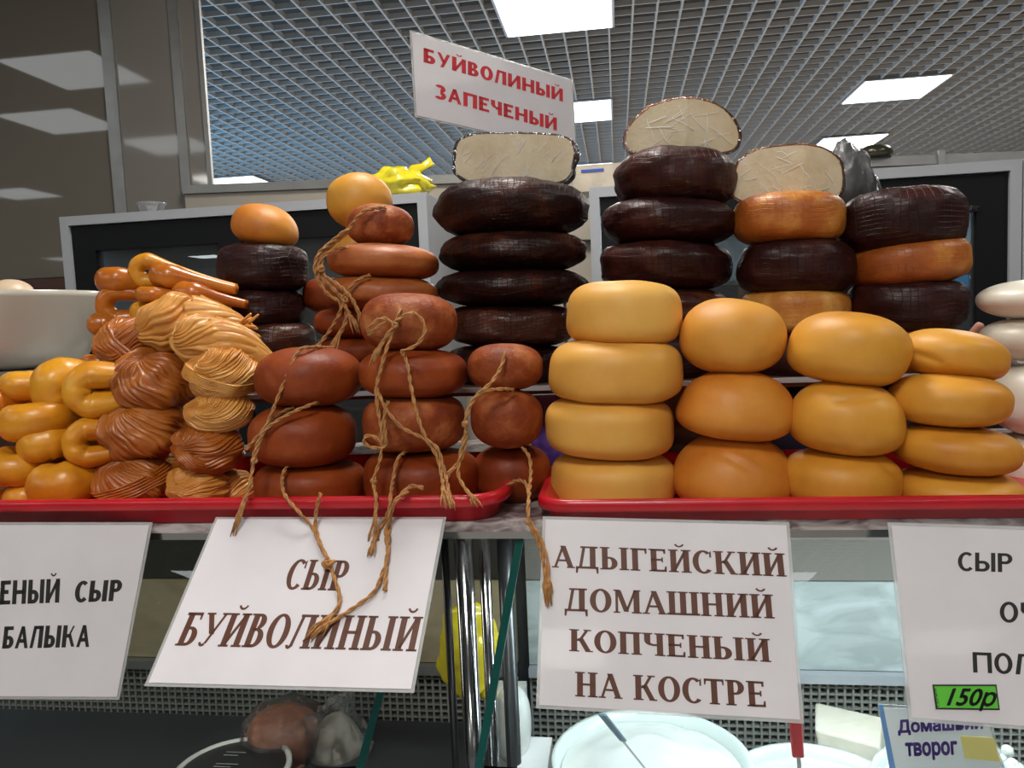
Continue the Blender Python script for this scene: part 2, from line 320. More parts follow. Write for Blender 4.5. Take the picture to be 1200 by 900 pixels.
# ---------------------------------------------------------------- sales counter and display case
CT = 1.42-.238
cn = empty('sales_counter', (0, 1.1, 0))
MB().box((-1.5, .88, CT-.012), (1.5, 1.5, CT)).obj('counter_top', MRB, cn)
MB().box((-1.5, .885, CT-.022), (1.5, .90, CT-.0125)).obj('metal_edge', CHR, cn)
MB().box((-1.5, 1.22, 0), (1.5, 1.26, CT-.014)).obj('case_back', DGR, cn)
MB().box((-1.5, .62, 0), (1.5, 1.21, .66)).obj('case_base', WFR, cn)
XD = -.17
for (xa, xb, m1, m2) in ((-1.5, XD-.01, plain('dark_olive_band', (.035, .036, .030), .4), OLV), (XD+.01, 1.5, plain('grey_band', (.24, .22, .20), .4), MRL)):
    MB().box((xa, 1.2, 1.0), (xb, 1.218, CT-.014)).obj('upper_band', m1, cn)
    MB().box((xa, 1.2, .858), (xb, 1.218, .998)).obj('back_panel', m2, cn)
    MB().box((xa, 1.185, .842), (xb, 1.2, .857)).obj('rail', ALU if xa < -.5 else WFR, cn)
    MB().box((xa, 1.212, .68), (xb, 1.218, .841)).obj('grille_backing', MSK, cn)
    g = MB(); xx = xa
    while xx < xb: g.box((xx, 1.196, .68), (xx+.0032, 1.210, .841)); xx += .0125
    z = .684
    while z < .84: g.box((xa, 1.197, z), (xb, 1.209, z+.003)); z += .0112
    o = g.obj('vent_grille', MSH, cn); o['kind'] = 'stuff'
MB().box((-1.5, .70, .66), (XD-.01, 1.19, .76)).obj('left_deck', DGR, cn)
MB().box((XD+.01, .70, .66), (1.5, 1.19, .70)).obj('right_deck', WPL, cn)
area('left_cooler_light', (-1.1, 2.28, 1.74), .9, 1.6, (.85, .95, 1), (radians(-12), 0, 0), .03)
area('right_cooler_light', (.5, 2.28, 1.72), .95, 8.0, (.8, .95, 1), (radians(-12), 0, 0), .03)
# sloping front glass with dark green edges
GP0 = V((0, .893, CT-.022)); GN = V((0, 1, -.27)).normalized()
def gp(x, y): return PN(x, y, GP0, GN)
def pane(cs, name, label):
    mb = MB().prism(cs, GN*-.004 if False else V((0, .0045, 0))); o = mb.obj(name, GLS); return tag(o, label, 'glass pane')
def bar(a, b, wv, dv): return MB().prism([a, a+wv, b+wv, b], dv)
pl = pane([gp(-260, 640), gp(492, 629), gp(417, 900), gp(-330, 960)], 'front_glass', 'sloping front glass of the left display case behind the hanging signs')
bar(gp(492, 629), gp(417, 900), V((.009, 0, 0)), V((0, .006, 0))).obj('glass_edge', GED, pl)
pr = pane([gp(614, 629), gp(1420, 640), gp(1520, 960), gp(567, 900)], 'front_glass', 'sloping front glass of the right display case with a dark green left edge')
bar(gp(605, 629), gp(556, 900), V((.0095, 0, 0)), V((0, .006, 0))).obj('glass_edge', GED, pr)
def post(px, r, Y, label, mat=CHR):
    p = PY(px, 640, Y); mb = MB().lathe((p.x, Y, .66), [(r*1.15, 0), (r*1.15, .006), (r, .012), (r, CT-.024-.66)], 20)
    return tag(mb.obj('chrome_post', mat, smooth=True), label, 'post', 'upright chrome posts between the two glass cases')
post(543, .0115, .915, 'thickest upright chrome post between the two glass cases')
post(567, .0075, .945, 'slimmer chrome post just right of the thickest one')
post(591, .010, .985, 'dull grey post right behind the dark green glass edge', plain('dull_steel', (.10, .105, .11), .3, .8))
post(521, .005, .925, 'thin dark post left of the thickest chrome post, behind the sign corner', plain('dark_steel', (.06, .06, .065), .3, .8))
# raised shelf behind the front row
ZS = PY(700, 449, 1.12).z
sh = empty('raised_shelf', (.0, 1.3, CT))
MB().box((-.80, 1.125, ZS-.014), (.95, 1.46, ZS-.002)).obj('shelf_board', WOOD, sh)
MB().box((-.80, 1.118, ZS-.008), (.95, 1.125, ZS-.001)).obj('edge_trim', WFR, sh)
for xx in (-.78, -.1, .42, .90): MB().box((xx, 1.30, CT), (xx+.02, 1.44, ZS-.014)).obj('support', ALU, sh)
tag(sh, 'raised brown shelf with a light metal edge carrying the dark cheese stacks', 'shelf')
tag(cn, 'marble-topped sales counter with display cases below, under the red trays', 'counter')
# ---------------------------------------------------------------- red trays
def tray(xa, xb, ya, yb, zt, zb, cr, label, rot=0):
    cx, cy = (xa+xb)/2, (ya+yb)/2; hx, hy = (xb-xa)/2, (yb-ya)/2
    def ring(off, z):
        out = []
        for qx, qy, a0 in ((1, 1, 0), (-1, 1, 90), (-1, -1, 180), (1, -1, 270)):
            R_ = max(cr-off, .002)
            for k in range(9):
                a = radians(a0+90*k/8); x_ = qx*(hx-cr)+R_*cos(a); y_ = qy*(hy-cr)+R_*sin(a)
                out.append(V((cx+x_*cos(rot)-y_*sin(rot), cy+x_*sin(rot)+y_*cos(rot), z)))
        return out
    lv = [(.014, zb), (.007, zt-.013), (.001, zt-.015), (-.001, zt-.013), (-.001, zt-.004), (.001, zt-.001), (.004, zt), (.010, zt-.001), (.014, zt-.005), (.032, zb+.004)]
    R_ = [ring(*l) for l in lv]; n = len(R_[0]); vs = sum(R_, []); fs = []
    for i in range(len(R_)-1): fs += [(i*n+k, i*n+(k+1) % n, (i+1)*n+(k+1) % n, (i+1)*n+k) for k in range(n)]
    fs += [tuple(range(n))[::-1], tuple(range((len(R_)-1)*n, len(R_)*n))]
    o = obj('serving_tray', vs, fs, RED, smooth=False)
    for p_ in o.data.polygons: p_.use_smooth = len(p_.vertices) == 4
    return tag(o, label, 'tray', 'red plastic trays on the counter')
TF = .868; ZT = CT+.026; ZB = CT+.001
xl = PY(592, 582, TF+.02).x; xrt = PY(630, 588, TF+.02).x
ZR = PY(612+200, 578, TF).z
tray(-1.12, xl, TF, 1.17, PY(450, 582, TF).z, ZB, .05, 'red plastic tray on the left, under the tied brown and string cheeses')
tray(xrt, 1.05, TF-.004, 1.17, PY(900, 583, TF).z, ZB, .04, 'red plastic tray on the right, under the yellow cheese wheels')
TB = ZB+.005
# ---------------------------------------------------------------- cheeses
def blob(px, py, wpx, hpx, Y, mat, name='smoked_cheese', n=2.7, tilt=0, dpt=None, nz=.02, fq=14, taper=0, shear=0, dome=0, seed=None, parent=None, u=96, v=44, nod=0, sag=0, ny=None, cut=None, smooth=True, extra=None):
    """rounded cheese measured from the photo: centre, width, height in pixels at world depth Y"""
    c = PY(px, py, Y); s = dep(c)/900; a = wpx*s/2; n = n*(1.18 if n >= 2.7 else 1.03); hpx = hpx+(3 if name == 'smoked_cheese' else 1); nz *= 1.6; fq *= .75; b = hpx*s/2; d = dpt*s/2 if dpt else a
    sd = V((seed or random.random()*90, random.random()*50, 3)); ta = radians(tilt-2.5 if tilt is not None else 0)
    vs = []
    for i in range(v+1):
        th = -pi/2+pi*i/v; ct = abs(cos(th))**(2/n); st = (1 if sin(th) > 0 else -1)*abs(sin(th))**(2/n)
        for k in range(u):
            al = 2*pi*k/u; ca, sa = cos(al), sin(al)
            if ny:
                m_ = (abs(ca)**ny+abs(sa)**ny)**(-1/ny); ca *= m_; sa *= m_
            p_ = V((a*ct*ca, d*ct*sa, b*st)); zz = st
            f_ = 1+taper*zz+(dome*(-zz) if zz > 0 else 0); p_.x = p_.x*f_+shear*a*zz; p_.y *= f_
            p_.z += sag*b*(p_.x/a)**2
            nn = noise.noise(p_*fq+sd)*.7+noise.noise(p_*fq*2.7+sd)*.3
            p_ *= 1+nz*nn*2
            if mat in (DRK, DRK2, DRK3): p_ *= 1+.022*noise.noise(V((p_.x*55, p_.y*55, p_.z*120))+sd)+.03*noise.noise(V((p_.x*22, p_.y*22, p_.z*60))+sd)-.03*max(0, noise.noise(V((al*2.2, th*2, 7))+sd))
            if extra: p_ = extra(p_, a, b)
            vs.append(p_)
    if cut:
        yk, xe, m_ = cut; yk *= d; cl = []
        for q in vs:
            yp = yk+m_*abs(q.x-xe*a); hit = q.y < yp
            if hit: q.y = yp
            cl.append(hit)
    out = []
    cr_, sr_ = cos(ta), sin(ta); cn_, sn_ = cos(radians(nod)), sin(radians(nod))
    for q in vs:
        q = V((q.x, q.y*cn_-q.z*sn_, q.y*sn_+q.z*cn_)); out.append(c+V((q.x*cr_-q.z*sr_, q.y, q.x*sr_+q.z*cr_)))
    fs = [(i*u+k, i*u+(k+1) % u, (i+1)*u+(k+1) % u, (i+1)*u+k) for i in range(v) for k in range(u)]
    o = obj(name, out, fs, mat, parent, True)
    bm = bmesh.new(); bm.from_mesh(o.data); bmesh.ops.remove_doubles(bm, verts=bm.verts, dist=1e-5); bm.to_mesh(o.data); bm.free()
    if cut:
        ff = [f for f in fs if all(cl[i] for i in f)]
        cen = sum((out[i] for f in ff for i in f), V())/max(1, 4*len(ff))
        ids = sorted({i for f in ff for i in f}); mp = {i: j for j, i in enumerate(ids)}
        fv = []
        for i in ids:
            q = out[i]; e = q-cen; fv.append(cen+V((e.x*.965, e.y, e.z*.945))+V((0, -.0028, 0)))
        obj('cut_face', fv, [tuple(mp[i] for i in f) for f in ff], CUT, o, True)
        # cling film : slightly larger, wrinkled skin
        fl = []
        for q in out:
            e = q-c; k_ = 1.025+.03*noise.noise(V((e.x*55+e.z*40, e.y*30, e.z*18))+sd); fl.append(c+e*k_)
        obj('cling_film', fl, fs, FILM, o, True)
        wm = MB(); rs = random.Random(int(px*7)); fz = cen
        def face_pt(x_, z_):   # point just in front of the film over the cut face
            yp = yk+m_*abs(x_-xe*a); return c+V((x_, yp-.0042, z_))
        for j in range(22):
            x_, z_ = rs.uniform(-.85, .8)*a, rs.uniform(-.75, .7)*b; an = rs.gauss(.9 if px < 700 else rs.choice((.3, 2.2)), .22); l_ = rs.uniform(.12, .5)*b
            Q = []
            for t_ in (-1, -.5, 0, .5, 1):
                xx_, zz_ = x_+l_*t_*cos(an)+.0015*rs.uniform(-1, 1), z_+l_*t_*sin(an)
                xx_ = max(-.86*a, min(.86*a, xx_)); lim = .8*b*sqrt(max(.05, 1-(xx_/a)**2)) if px > 700 else .8*b; zz_ = max(-lim*.9, min(lim, zz_)); Q.append(face_pt(xx_, zz_))
            wm.tube(catmull(Q, 3), [.0002]+[rs.uniform(.0003, .0007)]*11+[.0002], 5, flat=.6)
        wm.obj('film_wrinkle_glints', GLINT, o, True)  # white strands along the folds, highlights put into their colour
    return o
W = blob
def crease(x0, z0, x1, z1, dp=.0035, wd=.0035):
    def f(p_, a, b):
        if p_.y > 0: return p_
        ax, az, bx, bz = x0*a, z0*b, x1*a, z1*b; ux, uz = bx-ax, bz-az; L2 = ux*ux+uz*uz
        t = max(0, min(1, ((p_.x-ax)*ux+(p_.z-az)*uz)/L2)); dx, dz = p_.x-ax-t*ux, p_.z-az-t*uz; q = (dx*dx+dz*dz)/(wd*wd)
        k_ = dp*math.exp(-q)*(.4+.6*sin(pi*min(1, max(0, t)))); side = (dx*-uz+dz*ux)
        p_ = p_*(1-k_/max(1e-4, p_.length)+(.0012*math.exp(-q/5) if side > 0 else 0)/max(1e-4, p_.length)); return p_
    return f
YF = .975
gy = 'yellow smoked cheese wheels on the right tray'
def lab(o, l, c='cheese', g=None): return tag(o, l, c, g)
# column A
lab(W(731, 368, 136, 74, YF+.02, YEL2, n=2.8, tilt=-1, taper=-.05), 'pale yellow wheel on top of the tallest yellow stack', g=gy)
lab(W(721, 434, 154, 72, YF+.005, YEL2, n=2.9, tilt=0, taper=-.03, shear=.02), 'widest yellow wheel, second from the top of the tallest yellow stack', g=gy)
lab(W(714, 499, 150, 66, YF, YEL2, n=3.0, tilt=0), 'pale yellow wheel third from the top of the tallest yellow stack', g=gy)
lab(W(718, 564, 146, 66, YF, YEL2, n=3.0, tilt=0), 'bottom yellow wheel of the tallest yellow stack, on the red tray', g=gy)
# column B
lab(W(858, 395, 123, 90, YF, YEL, n=2.25, tilt=-3, extra=crease(-.02, -.02, .12, -.14, .002, .0025), nz=.03, taper=-.04, name='round_cheese'), 'round golden cheese on top of the second yellow stack', g=gy)
lab(W(862, 474, 130, 80, YF-.01, ORG, n=2.5, tilt=-4, shear=.04, taper=-.17, name='round_cheese'), 'lopsided orange-yellow cheese in the middle of the second yellow stack', g=gy)
lab(W(859, 552, 134, 88, YF-.01, ORG, n=2.4, extra=crease(-.25, .62, .25, .25, .004), tilt=0, taper=-.16, name='round_cheese'), 'domed orange cheese with a slit, bottom of the second yellow stack', g=gy)
# column C
lab(W(995, 409, 134, 84, YF-.02, GOLD, n=2.5, tilt=-9, shear=.08, name='round_cheese', sag=-.05), 'tilted bright yellow cheese on top of the third yellow stack', g=gy)
lab(W(991, 489, 128, 84, YF-.03, GOLD, n=2.5, extra=crease(-.45, .55, .25, .72, .004), tilt=-3, taper=-.08, name='round_cheese'), 'golden cheese in the middle of the third yellow stack', g=gy)
lab(W(986, 562, 130, 70, YF-.03, GOLD, n=2.6, extra=crease(.5, .75, .9, .2, .004), tilt=0, name='round_cheese'), 'golden cheese at the bottom of the third yellow stack', g=gy)
# column D
lab(W(1115, 415, 118, 55, YF, GOLD, n=2.4, extra=crease(-.95, -.1, -.5, -.35, .004), tilt=-7, sag=-.12), 'flat golden wheel on top of the rightmost yellow stack', g=gy)
lab(W(1112, 469, 130, 58, YF-.03, GOLD, n=2.5, tilt=-2), 'golden wheel second from the top of the rightmost yellow stack', g=gy)
lab(W(1119, 525, 138, 52, YF-.03, GOLD, n=2.5, tilt=-3), 'golden wheel third from the top of the rightmost yellow stack', g=gy)
lab(W(1121, 575, 136, 48, YF-.03, GOLD, n=2.6, tilt=0), 'bottom golden wheel of the rightmost yellow stack, behind the tray rim', g=gy)
# white cheeses far right
gw = 'white wrapped cheeses at the right edge'
def wh(*a, l='', **k):
    o = blob(*a, name='wrapped_white_cheese', **k); 
    if 0: q = blob(a[0], a[1], a[2]*1.05, a[3]*1.08+2, a[4], FILM2, name='cling_film', parent=o, nz=.012, fq=50, **{x_: y_ for x_, y_ in k.items() if x_ in ('n', 'tilt', 'taper', 'sag')})
    return lab(o, l, g=gw)
wh(1216, 350, 126, 46, 1.12, WHT, n=2.1, tilt=4, taper=.0, sag=.1, l='white cheese topmost in the stack at the right edge')
wh(1218, 398, 124, 50, 1.12, WHT, n=2.3, tilt=0, l='white cheese second from the top in the stack at the right edge')
wh(1235, 468, 134, 86, 1.10, WHT, n=2.6, tilt=0, l='tall white cheese in shadow, third in the stack at the right edge')
wh(1240, 548, 140, 86, 1.10, WHT, n=2.6, tilt=0, l='white cheese at the bottom of the stack at the right edge')
# dark stack F
YD = 1.25
gd = 'dark baked buffalo cheeses on the raised shelf'
lab(W(603, 188, 143, 58, YD+.02, DRK3, n=3.6, tilt=-2, cut=(-.10, 0, .0), name='cut_cheese_half'), 'film-wrapped half cheese with flat cream cut face topping the left dark stack', g='cut cheeses in cling film')
lab(W(599, 247, 178, 66, YD, DRK, n=2.4, tilt=0, nz=.02), 'widest dark net-marked wheel right under the flat cut cheese', g=gd)
lab(W(600, 297, 174, 49, YD, DRK, n=2.3, tilt=1, nz=.025), 'flat dark wheel second below the flat cut cheese', g=gd)
lab(W(600, 337, 180, 44, YD, DRK, n=2.3, tilt=1, nz=.025), 'flat dark wheel third below the flat cut cheese', g=gd)
lab(W(600, 381, 148, 46, YD, DRK3, n=2.9, tilt=0, nz=.02), 'brownish net-marked wheel fourth below the flat cut cheese', g=gd)
lab(W(598, 428, 150, 46, YD, DRK, n=2.7, tilt=0), 'lowest dark wheel of the left dark stack, mostly hidden by small brown cheeses', g=gd)
# dark stack G
def arch(p_, a, b):
    if p_.z < 0: p_.z += (1-(p_.x/a)**2)*b*.42*min(1, -p_.z/b*1.6)
    return p_
def notch(p_, a, b):
    return p_
lab(W(800, 160, 133, 80, YD+.0, BAK, n=2.1, tilt=-2, cut=(-.42, .0, .44), dome=.10, name='cut_cheese_half', extra=arch), 'arched cut cheese with two cream faces in film, top of the middle dark stack', g='cut cheeses in cling film')
lab(W(791, 212, 142, 68, YD, DRK2, n=2.6, tilt=-2, nz=.03), 'dark wrinkled wheel directly under the arched cut cheese', g=gd)
lab(W(784, 262, 155, 54, YD, DRK2, n=2.5, tilt=-1, nz=.02), 'dark wheel second below the arched cut cheese', g=gd)
lab(W(781, 313, 152, 54, YD, DRK2, n=2.8, tilt=-1, nz=.02), 'dark wheel third below the arched cut cheese', g=gd)
lab(W(785, 362, 134, 50, YD, DRK3, n=2.5, tilt=0), 'reddish dark wheel behind the top yellow wheels', g=gd)
lab(W(785, 417, 136, 60, YD, DRK2, n=2.7, tilt=0), 'lowest dark wheel of the middle stack, glimpsed between yellow stacks', g=gd)
# stack H
YH = 1.22
lab(W(922, 207, 124, 66, YH, BAK, n=2.9, taper=-.08, tilt=-1, cut=(-.36, .25, .34), dome=.06, name='cut_cheese_half'), 'cream-faced cut cheese in film on top of the orange baked wheel', g='cut cheeses in cling film')
lab(W(924, 258, 126, 58, YH, BAK, n=2.9, tilt=0, nz=.012), 'orange baked wheel with a yellow patch under a cream cut cheese', g=gd)
lab(W(931, 314, 132, 62, YH, DRK2, n=2.9, tilt=0, nz=.02), 'dark wheel between the two orange baked wheels', g=gd)
lab(W(932, 365, 122, 50, YH, BAK2, n=3.2, tilt=0, nz=.015), 'pale orange baked wheel behind the second yellow stack', g=gd)
lab(W(940, 416, 124, 58, YH, DRK2, n=2.8, tilt=0), 'dark wheel at the foot of the stack with two orange wheels', g=gd)
# stack I
lab(W(1056, 260, 140, 72, YH, DRK2, n=2.7, tilt=4, nz=.02), 'tilted dark wheel with wrinkled rind on top of the rightmost dark stack', g=gd)
lab(W(1063, 309, 132, 52, YH, BAK, n=2.9, tilt=7, nz=.012), 'tilted orange baked wheel between two dark wheels at right', g=gd)
lab(W(1062, 358, 130, 62, YH, DRK2, n=2.8, tilt=0, nz=.02), 'dark wheel under the tilted orange baked wheel', g=gd)
lab(W(1062, 411, 128, 50, YH, BAK2, n=2.8, tilt=0), 'orange wheel almost hidden behind the top of the rightmost yellow stack', g=gd)
# stack J
lab(W(311, 266, 76, 50, 1.27, ORG, n=2.2, tilt=-10, shear=-.08, taper=-.1, name='round_cheese'), 'small orange potato-shaped cheese on the far-left dark stack')
lab(W(309, 315, 103, 55, 1.27, DRK2, n=2.9, tilt=-1), 'dark wheel under the potato-shaped orange cheese', g=gd)
lab(W(309, 361, 98, 44, 1.27, DRK2, n=2.8, tilt=0), 'dark wheel second below the potato-shaped orange cheese', g=gd)
lab(W(322, 396, 96, 36, 1.27, DRK3, n=2.8, tilt=0), 'dark brown wheel behind the fringe of the string cheese', g=gd)
lab(W(315, 430, 96, 34, 1.27, DRK2, n=2.8, tilt=0), 'hidden dark wheel at the foot of the far-left dark stack', g=gd)
# stack K
gk = 'brown cheeses of the corded stack on the raised shelf'
lab(W(422, 236, 76, 64, 1.24, GOLD, n=2.1, tilt=-4, name='round_cheese'), 'golden ball cheese on top beside the yellow bag')
lab(W(420, 296, 60, 52, 1.26, GOLD, n=2.3, tilt=0, name='round_cheese'), 'golden cheese peeking out behind the string, below the golden ball')
k1 = lab(W(446, 265, 79, 49, 1.16, BRN2, n=2.3, tilt=0, nz=.02, name='round_cheese'), 'small rough brown cheese on the corded stack, in front of the golden ball')
lab(W(450, 308, 130, 40, 1.16, TAN, n=2.5, tilt=-2, taper=.0), 'flat reddish-brown wheel under the small rough brown cheese', g=gk)
lab(W(446, 343, 134, 38, 1.16, TAN, n=2.6, tilt=-1), 'second flat reddish-brown wheel of the corded stack', g=gk)
lab(W(385, 346, 60, 38, 1.31, BRN, n=2.6, tilt=0), 'dark brown wheel peeking out left of the corded stack', g=gk)
lab(W(418, 378, 96, 34, 1.17, BRN, n=2.6, tilt=0), 'brown wheel in shadow behind the frayed string', g=gk)
lab(W(424, 412, 100, 34, 1.17, BRN, n=2.6, tilt=0), 'lower brown wheel in shadow just above the left tied stack', g=gk)
lab(W(425, 437, 100, 22, 1.18, BRN, n=2.8, tilt=0), 'hidden brown wheel at the foot of the corded stack', g=gk)
# front tied columns
gl = 'brown tied cheeses on the left tray'
l1 = lab(W(363, 441, 122, 66, YF, BRN, n=2.4, extra=crease(-.15, -.3, -.45, .4, .003, .004), tilt=1, taper=-.04), 'red-brown cheese on top of the left tied stack', g=gl)
l2 = lab(W(356, 509, 124, 70, YF-.01, BRN, n=2.5, tilt=2), 'red-brown cheese in the middle of the left tied stack', g=gl)
l3 = lab(W(364, 568, 128, 54, YF, BRN, n=2.7, tilt=1), 'red-brown cheese at the bottom of the left tied stack', g=gl)
m1 = lab(W(479, 378, 113, 66, YF+.01, BRN2, n=2.5, tilt=-1), 'rough brown cheese with a string bow on top of the middle tied stack', g=gl)
m2 = lab(W(484, 437, 126, 55, YF, BRN, n=2.6, extra=crease(.0, .7, .5, -.3, .003, .004), tilt=0), 'red-brown wheel second from the top of the middle tied stack', g=gl)
m3 = lab(W(485, 495, 120, 62, YF, BRN2, n=2.7, tilt=1), 'scuffed red-brown wheel third from the top of the middle tied stack', g=gl)
m4 = lab(W(494, 559, 136, 62, YF, BRN, n=2.8, tilt=0), 'wide red-brown wheel at the bottom of the middle tied stack', g=gl)
n1 = lab(W(592, 430, 88, 53, YF+.01, BRN2, n=2.5, tilt=0, name='round_cheese'), 'small rough brown cheese on top of the right tied stack', g=gl)
n2 = lab(W(594, 490, 83, 67, YF, BRN2, n=2.4, tilt=-2, name='round_cheese'), 'round scuffed brown cheese in the middle of the right tied stack', g=gl)
n3 = lab(W(600, 555, 92, 66, YF+.03, BRN, n=2.5, tilt=0, name='round_cheese'), 'dark brown cheese at the bottom of the right tied stack, between the trays', g=gl)
# ---------------------------------------------------------------- string-cheese skeins
def ridged(c, R3, axis, N=26, amp=.07, swirl=.5, th0=0.0, th1=pi, grow=1.0, seed=0, u=None, v=40, pinch=.0):
    ax = axis.normalized(); b1 = ax.orthogonal().normalized(); b2 = ax.cross(b1); u = u or N*8
    vs = []; sd = V((seed*3.1, seed*1.7, 0)); ph = [random.random()*.5 for _ in range(N)]; am = [random.uniform(.5, 1.2) for _ in range(N)]
    for i in range(v+1):
        th = th0+(th1-th0)*i/v
        for k in range(u):
            al = 2*pi*k/u; s_ = al/(2*pi)*N; j = int(s_) % N; fr = s_-int(s_)
            rg = amp*am[j]*(1-abs(2*fr-1)**2.4)*min(1, 1.8*sin(th)+.15)
            a2 = al+swirl*(th-pi/2)+.22*noise.noise(V((th*1.8, j*.55, seed)))+.35*noise.noise(V((th*1.1, al*.6, seed+9)))
            d = ax*cos(th)+(b1*cos(a2)+b2*sin(a2))*sin(th)
            rr = (grow+rg-pinch*(abs(cos(th))**8))*(1+.14*noise.noise(d*2.0+sd))
            vs.append(c+V((d.x*R3[0], d.y*R3[1], d.z*R3[2]))*rr)
    fs = [(i*u+k, i*u+(k+1) % u, (i+1)*u+(k+1) % u, (i+1)*u+k) for i in range(v) for k in range(u)]
    return vs, fs
gs = 'twisted string cheese bundles on the left tray'
def skein(px, py, wp, hp, Y, mat, axis, label, bandax=None, N=32, seed=1, tilt=0, band=(70, 112), swirl=.5, grow2=1.06, dp=None):
    c = PY(px, py, Y); s = dep(c)/900; a, b = wp*s/2*.95, hp*s/2*.95; d = (dp or (wp+hp)/2)*s/2
    vs, fs = ridged(c, (a, d, b), V(axis), N, .075, swirl, seed=seed)
    ct, st = cos(radians(tilt)), sin(radians(tilt))
    R_ = lambda L_: [c+V(((p-c).x*ct-(p-c).z*st, (p-c).y, (p-c).x*st+(p-c).z*ct)) for p in L_]
    o = obj('string_cheese_bundle', R_(vs), fs, mat, None, True)
    if bandax:
        vs, fs = ridged(c, (a, d, b), V(bandax), 10, .03, 0, radians(band[0]), radians(band[1]), grow2, seed+5, u=60, v=36)
        # ridges running along the band: modulate by theta
        vs2 = []
        for idx, p in enumerate(vs):
            i = idx//60; t_ = i/36; q = (t_*6) % 1; k_ = 1+.05*(1-(2*q-1)**2)-(.14 if i in (0, 36) else 0)
            vs2.append(c+(p-c)*k_)
        obj('wrapped_band', R_(vs2), fs, mat, o, True)
    return lab(o, label, 'string cheese', gs)
X_, Y_, Z_ = (1, 0, 0), (0, 1, 0), (0, 0, 1)
skein(158, 404, 86, 66, 1.06, SKB, (-.75, -.8, .15), 'light brown skein, topmost of the glossy brown balls', (.9, -.1, .5), seed=2, tilt=8, swirl=.7)
skein(180, 449, 94, 76, 1.02, SKB, (.05, -.5, 1), 'glossy reddish-brown skein, second of the brown balls from the top', (.95, -.3, -.1), seed=3, band=(96, 122))
skein(170, 504, 98, 74, 1.00, SKB, (-.15, -.5, .9), 'glossy brown skein ball third from the top', (.9, -.25, .35), seed=4, band=(100, 128), tilt=-4)
skein(158, 564, 92, 62, .98, SKB, (-.2, -.4, 1), 'brown skein ball at the bottom, on the red tray', (-.55, -.25, .8), seed=5, band=(75, 105), tilt=-10)
skein(262, 438, 82, 66, .98, SKL, (-.35, -.9, .55), 'pale coiled skein with a knot on its face, below the fringed skeins', (.5, -.2, .9), seed=6, swirl=2.6, band=(80, 104))
skein(258, 482, 80, 50, .975, SKL, (-.25, -.95, .35), 'small pale oval skein, second below the fringed skeins', None, seed=7, swirl=2.4)
skein(245, 526, 82, 58, .97, SKB, (-.5, -.8, .3), 'light brown skein with a tied strand, beside the tied stack', (.8, -.1, .6), seed=8, swirl=.8, band=(85, 112))
skein(232, 568, 72, 46, .965, SKL, (-.7, -.7, .3), 'small golden skein lowest by the tray rim', (.55, -.2, .75), seed=9, swirl=.6, band=(70, 95))
skein(272, 572, 56, 44, 1.0, SKL, (-.8, -.5, .0), 'golden skein end tucked right of the lowest small skein', None, seed=19, swirl=.6)
# long fringed skeins
def longskein(px, py, wp, hp, Y, ang, tailpts, mat, label, seed, fringe=None):
    c = PY(px, py, Y); s = dep(c)/900; a, b = wp*s/2, hp*s/2
    vs, fs = ridged(c, (a*.95, b*1.1, b*.95), V((-.75, -.6, .1)), 24, .09, .9, seed=seed)
    ct, st = cos(radians(ang)), sin(radians(ang))
    o = obj('string_cheese_bundle', [c+V(((p-c).x*ct-(p-c).z*st, (p-c).y, (p-c).x*st+(p-c).z*ct)) for p in vs], fs, mat, None, True)
    pts = catmull([PY(x_, y_, yy) for x_, y_, yy, r_ in tailpts], 8); n = len(pts)
    rr = catmull([V((r_*s, 0, 0)) for x_, y_, yy, r_ in tailpts], 8); mb = MB()
    for k in range(11):
        P = []; 
        for i, p in enumerate(pts):
            a_ = 2*pi*k/11+i*.07; R_ = rr[i].x*.72
            P.append(p+V((0, -1, 0))*R_*cos(a_)+V((.35, 0, 1)).normalized()*R_*sin(a_))
        mb.tube(P, [max(.0025, rr[i].x*.36) for i in range(n)], 8)
    mb.tube(pts, [r_.x*.85 for r_ in rr], 12)
    obj_ = mb.obj('twisted_tail', mat, o, True)
    if fringe:
        mb = MB(); e = pts[-1]; base = (pts[-1]-pts[-4]).normalized()
        for k in range(fringe):
            d = (base+V((random.uniform(-.5, .5), random.uniform(-.5, .3), random.uniform(-.6, 1.1)))).normalized(); L_ = random.uniform(.014, .045)
            st_ = e+V((0, random.uniform(-.008, .008), random.uniform(-.010, .010)))
            mb.tube([st_-d*.01, st_+d*L_*.5, st_+d*L_+V((0, 0, -.003))], [.003, .0028, .0018], 6)
        mb.obj('frayed_strands', mat, o, True)
    return lab(o, label, 'string cheese', gs)
longskein(208, 381, 88, 74, 1.06, 6, [(225, 376, 1.06, 30), (250, 380, 1.06, 24), (272, 382, 1.07, 16), (283, 384, 1.07, 10)], SKL, 'topmost fringed skein of pale string cheese', 11, 14)
longskein(240, 398, 76, 58, 1.0, -8, [(245, 398, 1.0, 27), (275, 405, 1.0, 24), (298, 418, 1.01, 19), (320, 432, 1.03, 12)], SKL, 'long pale skein running toward the left tied stack', 12)
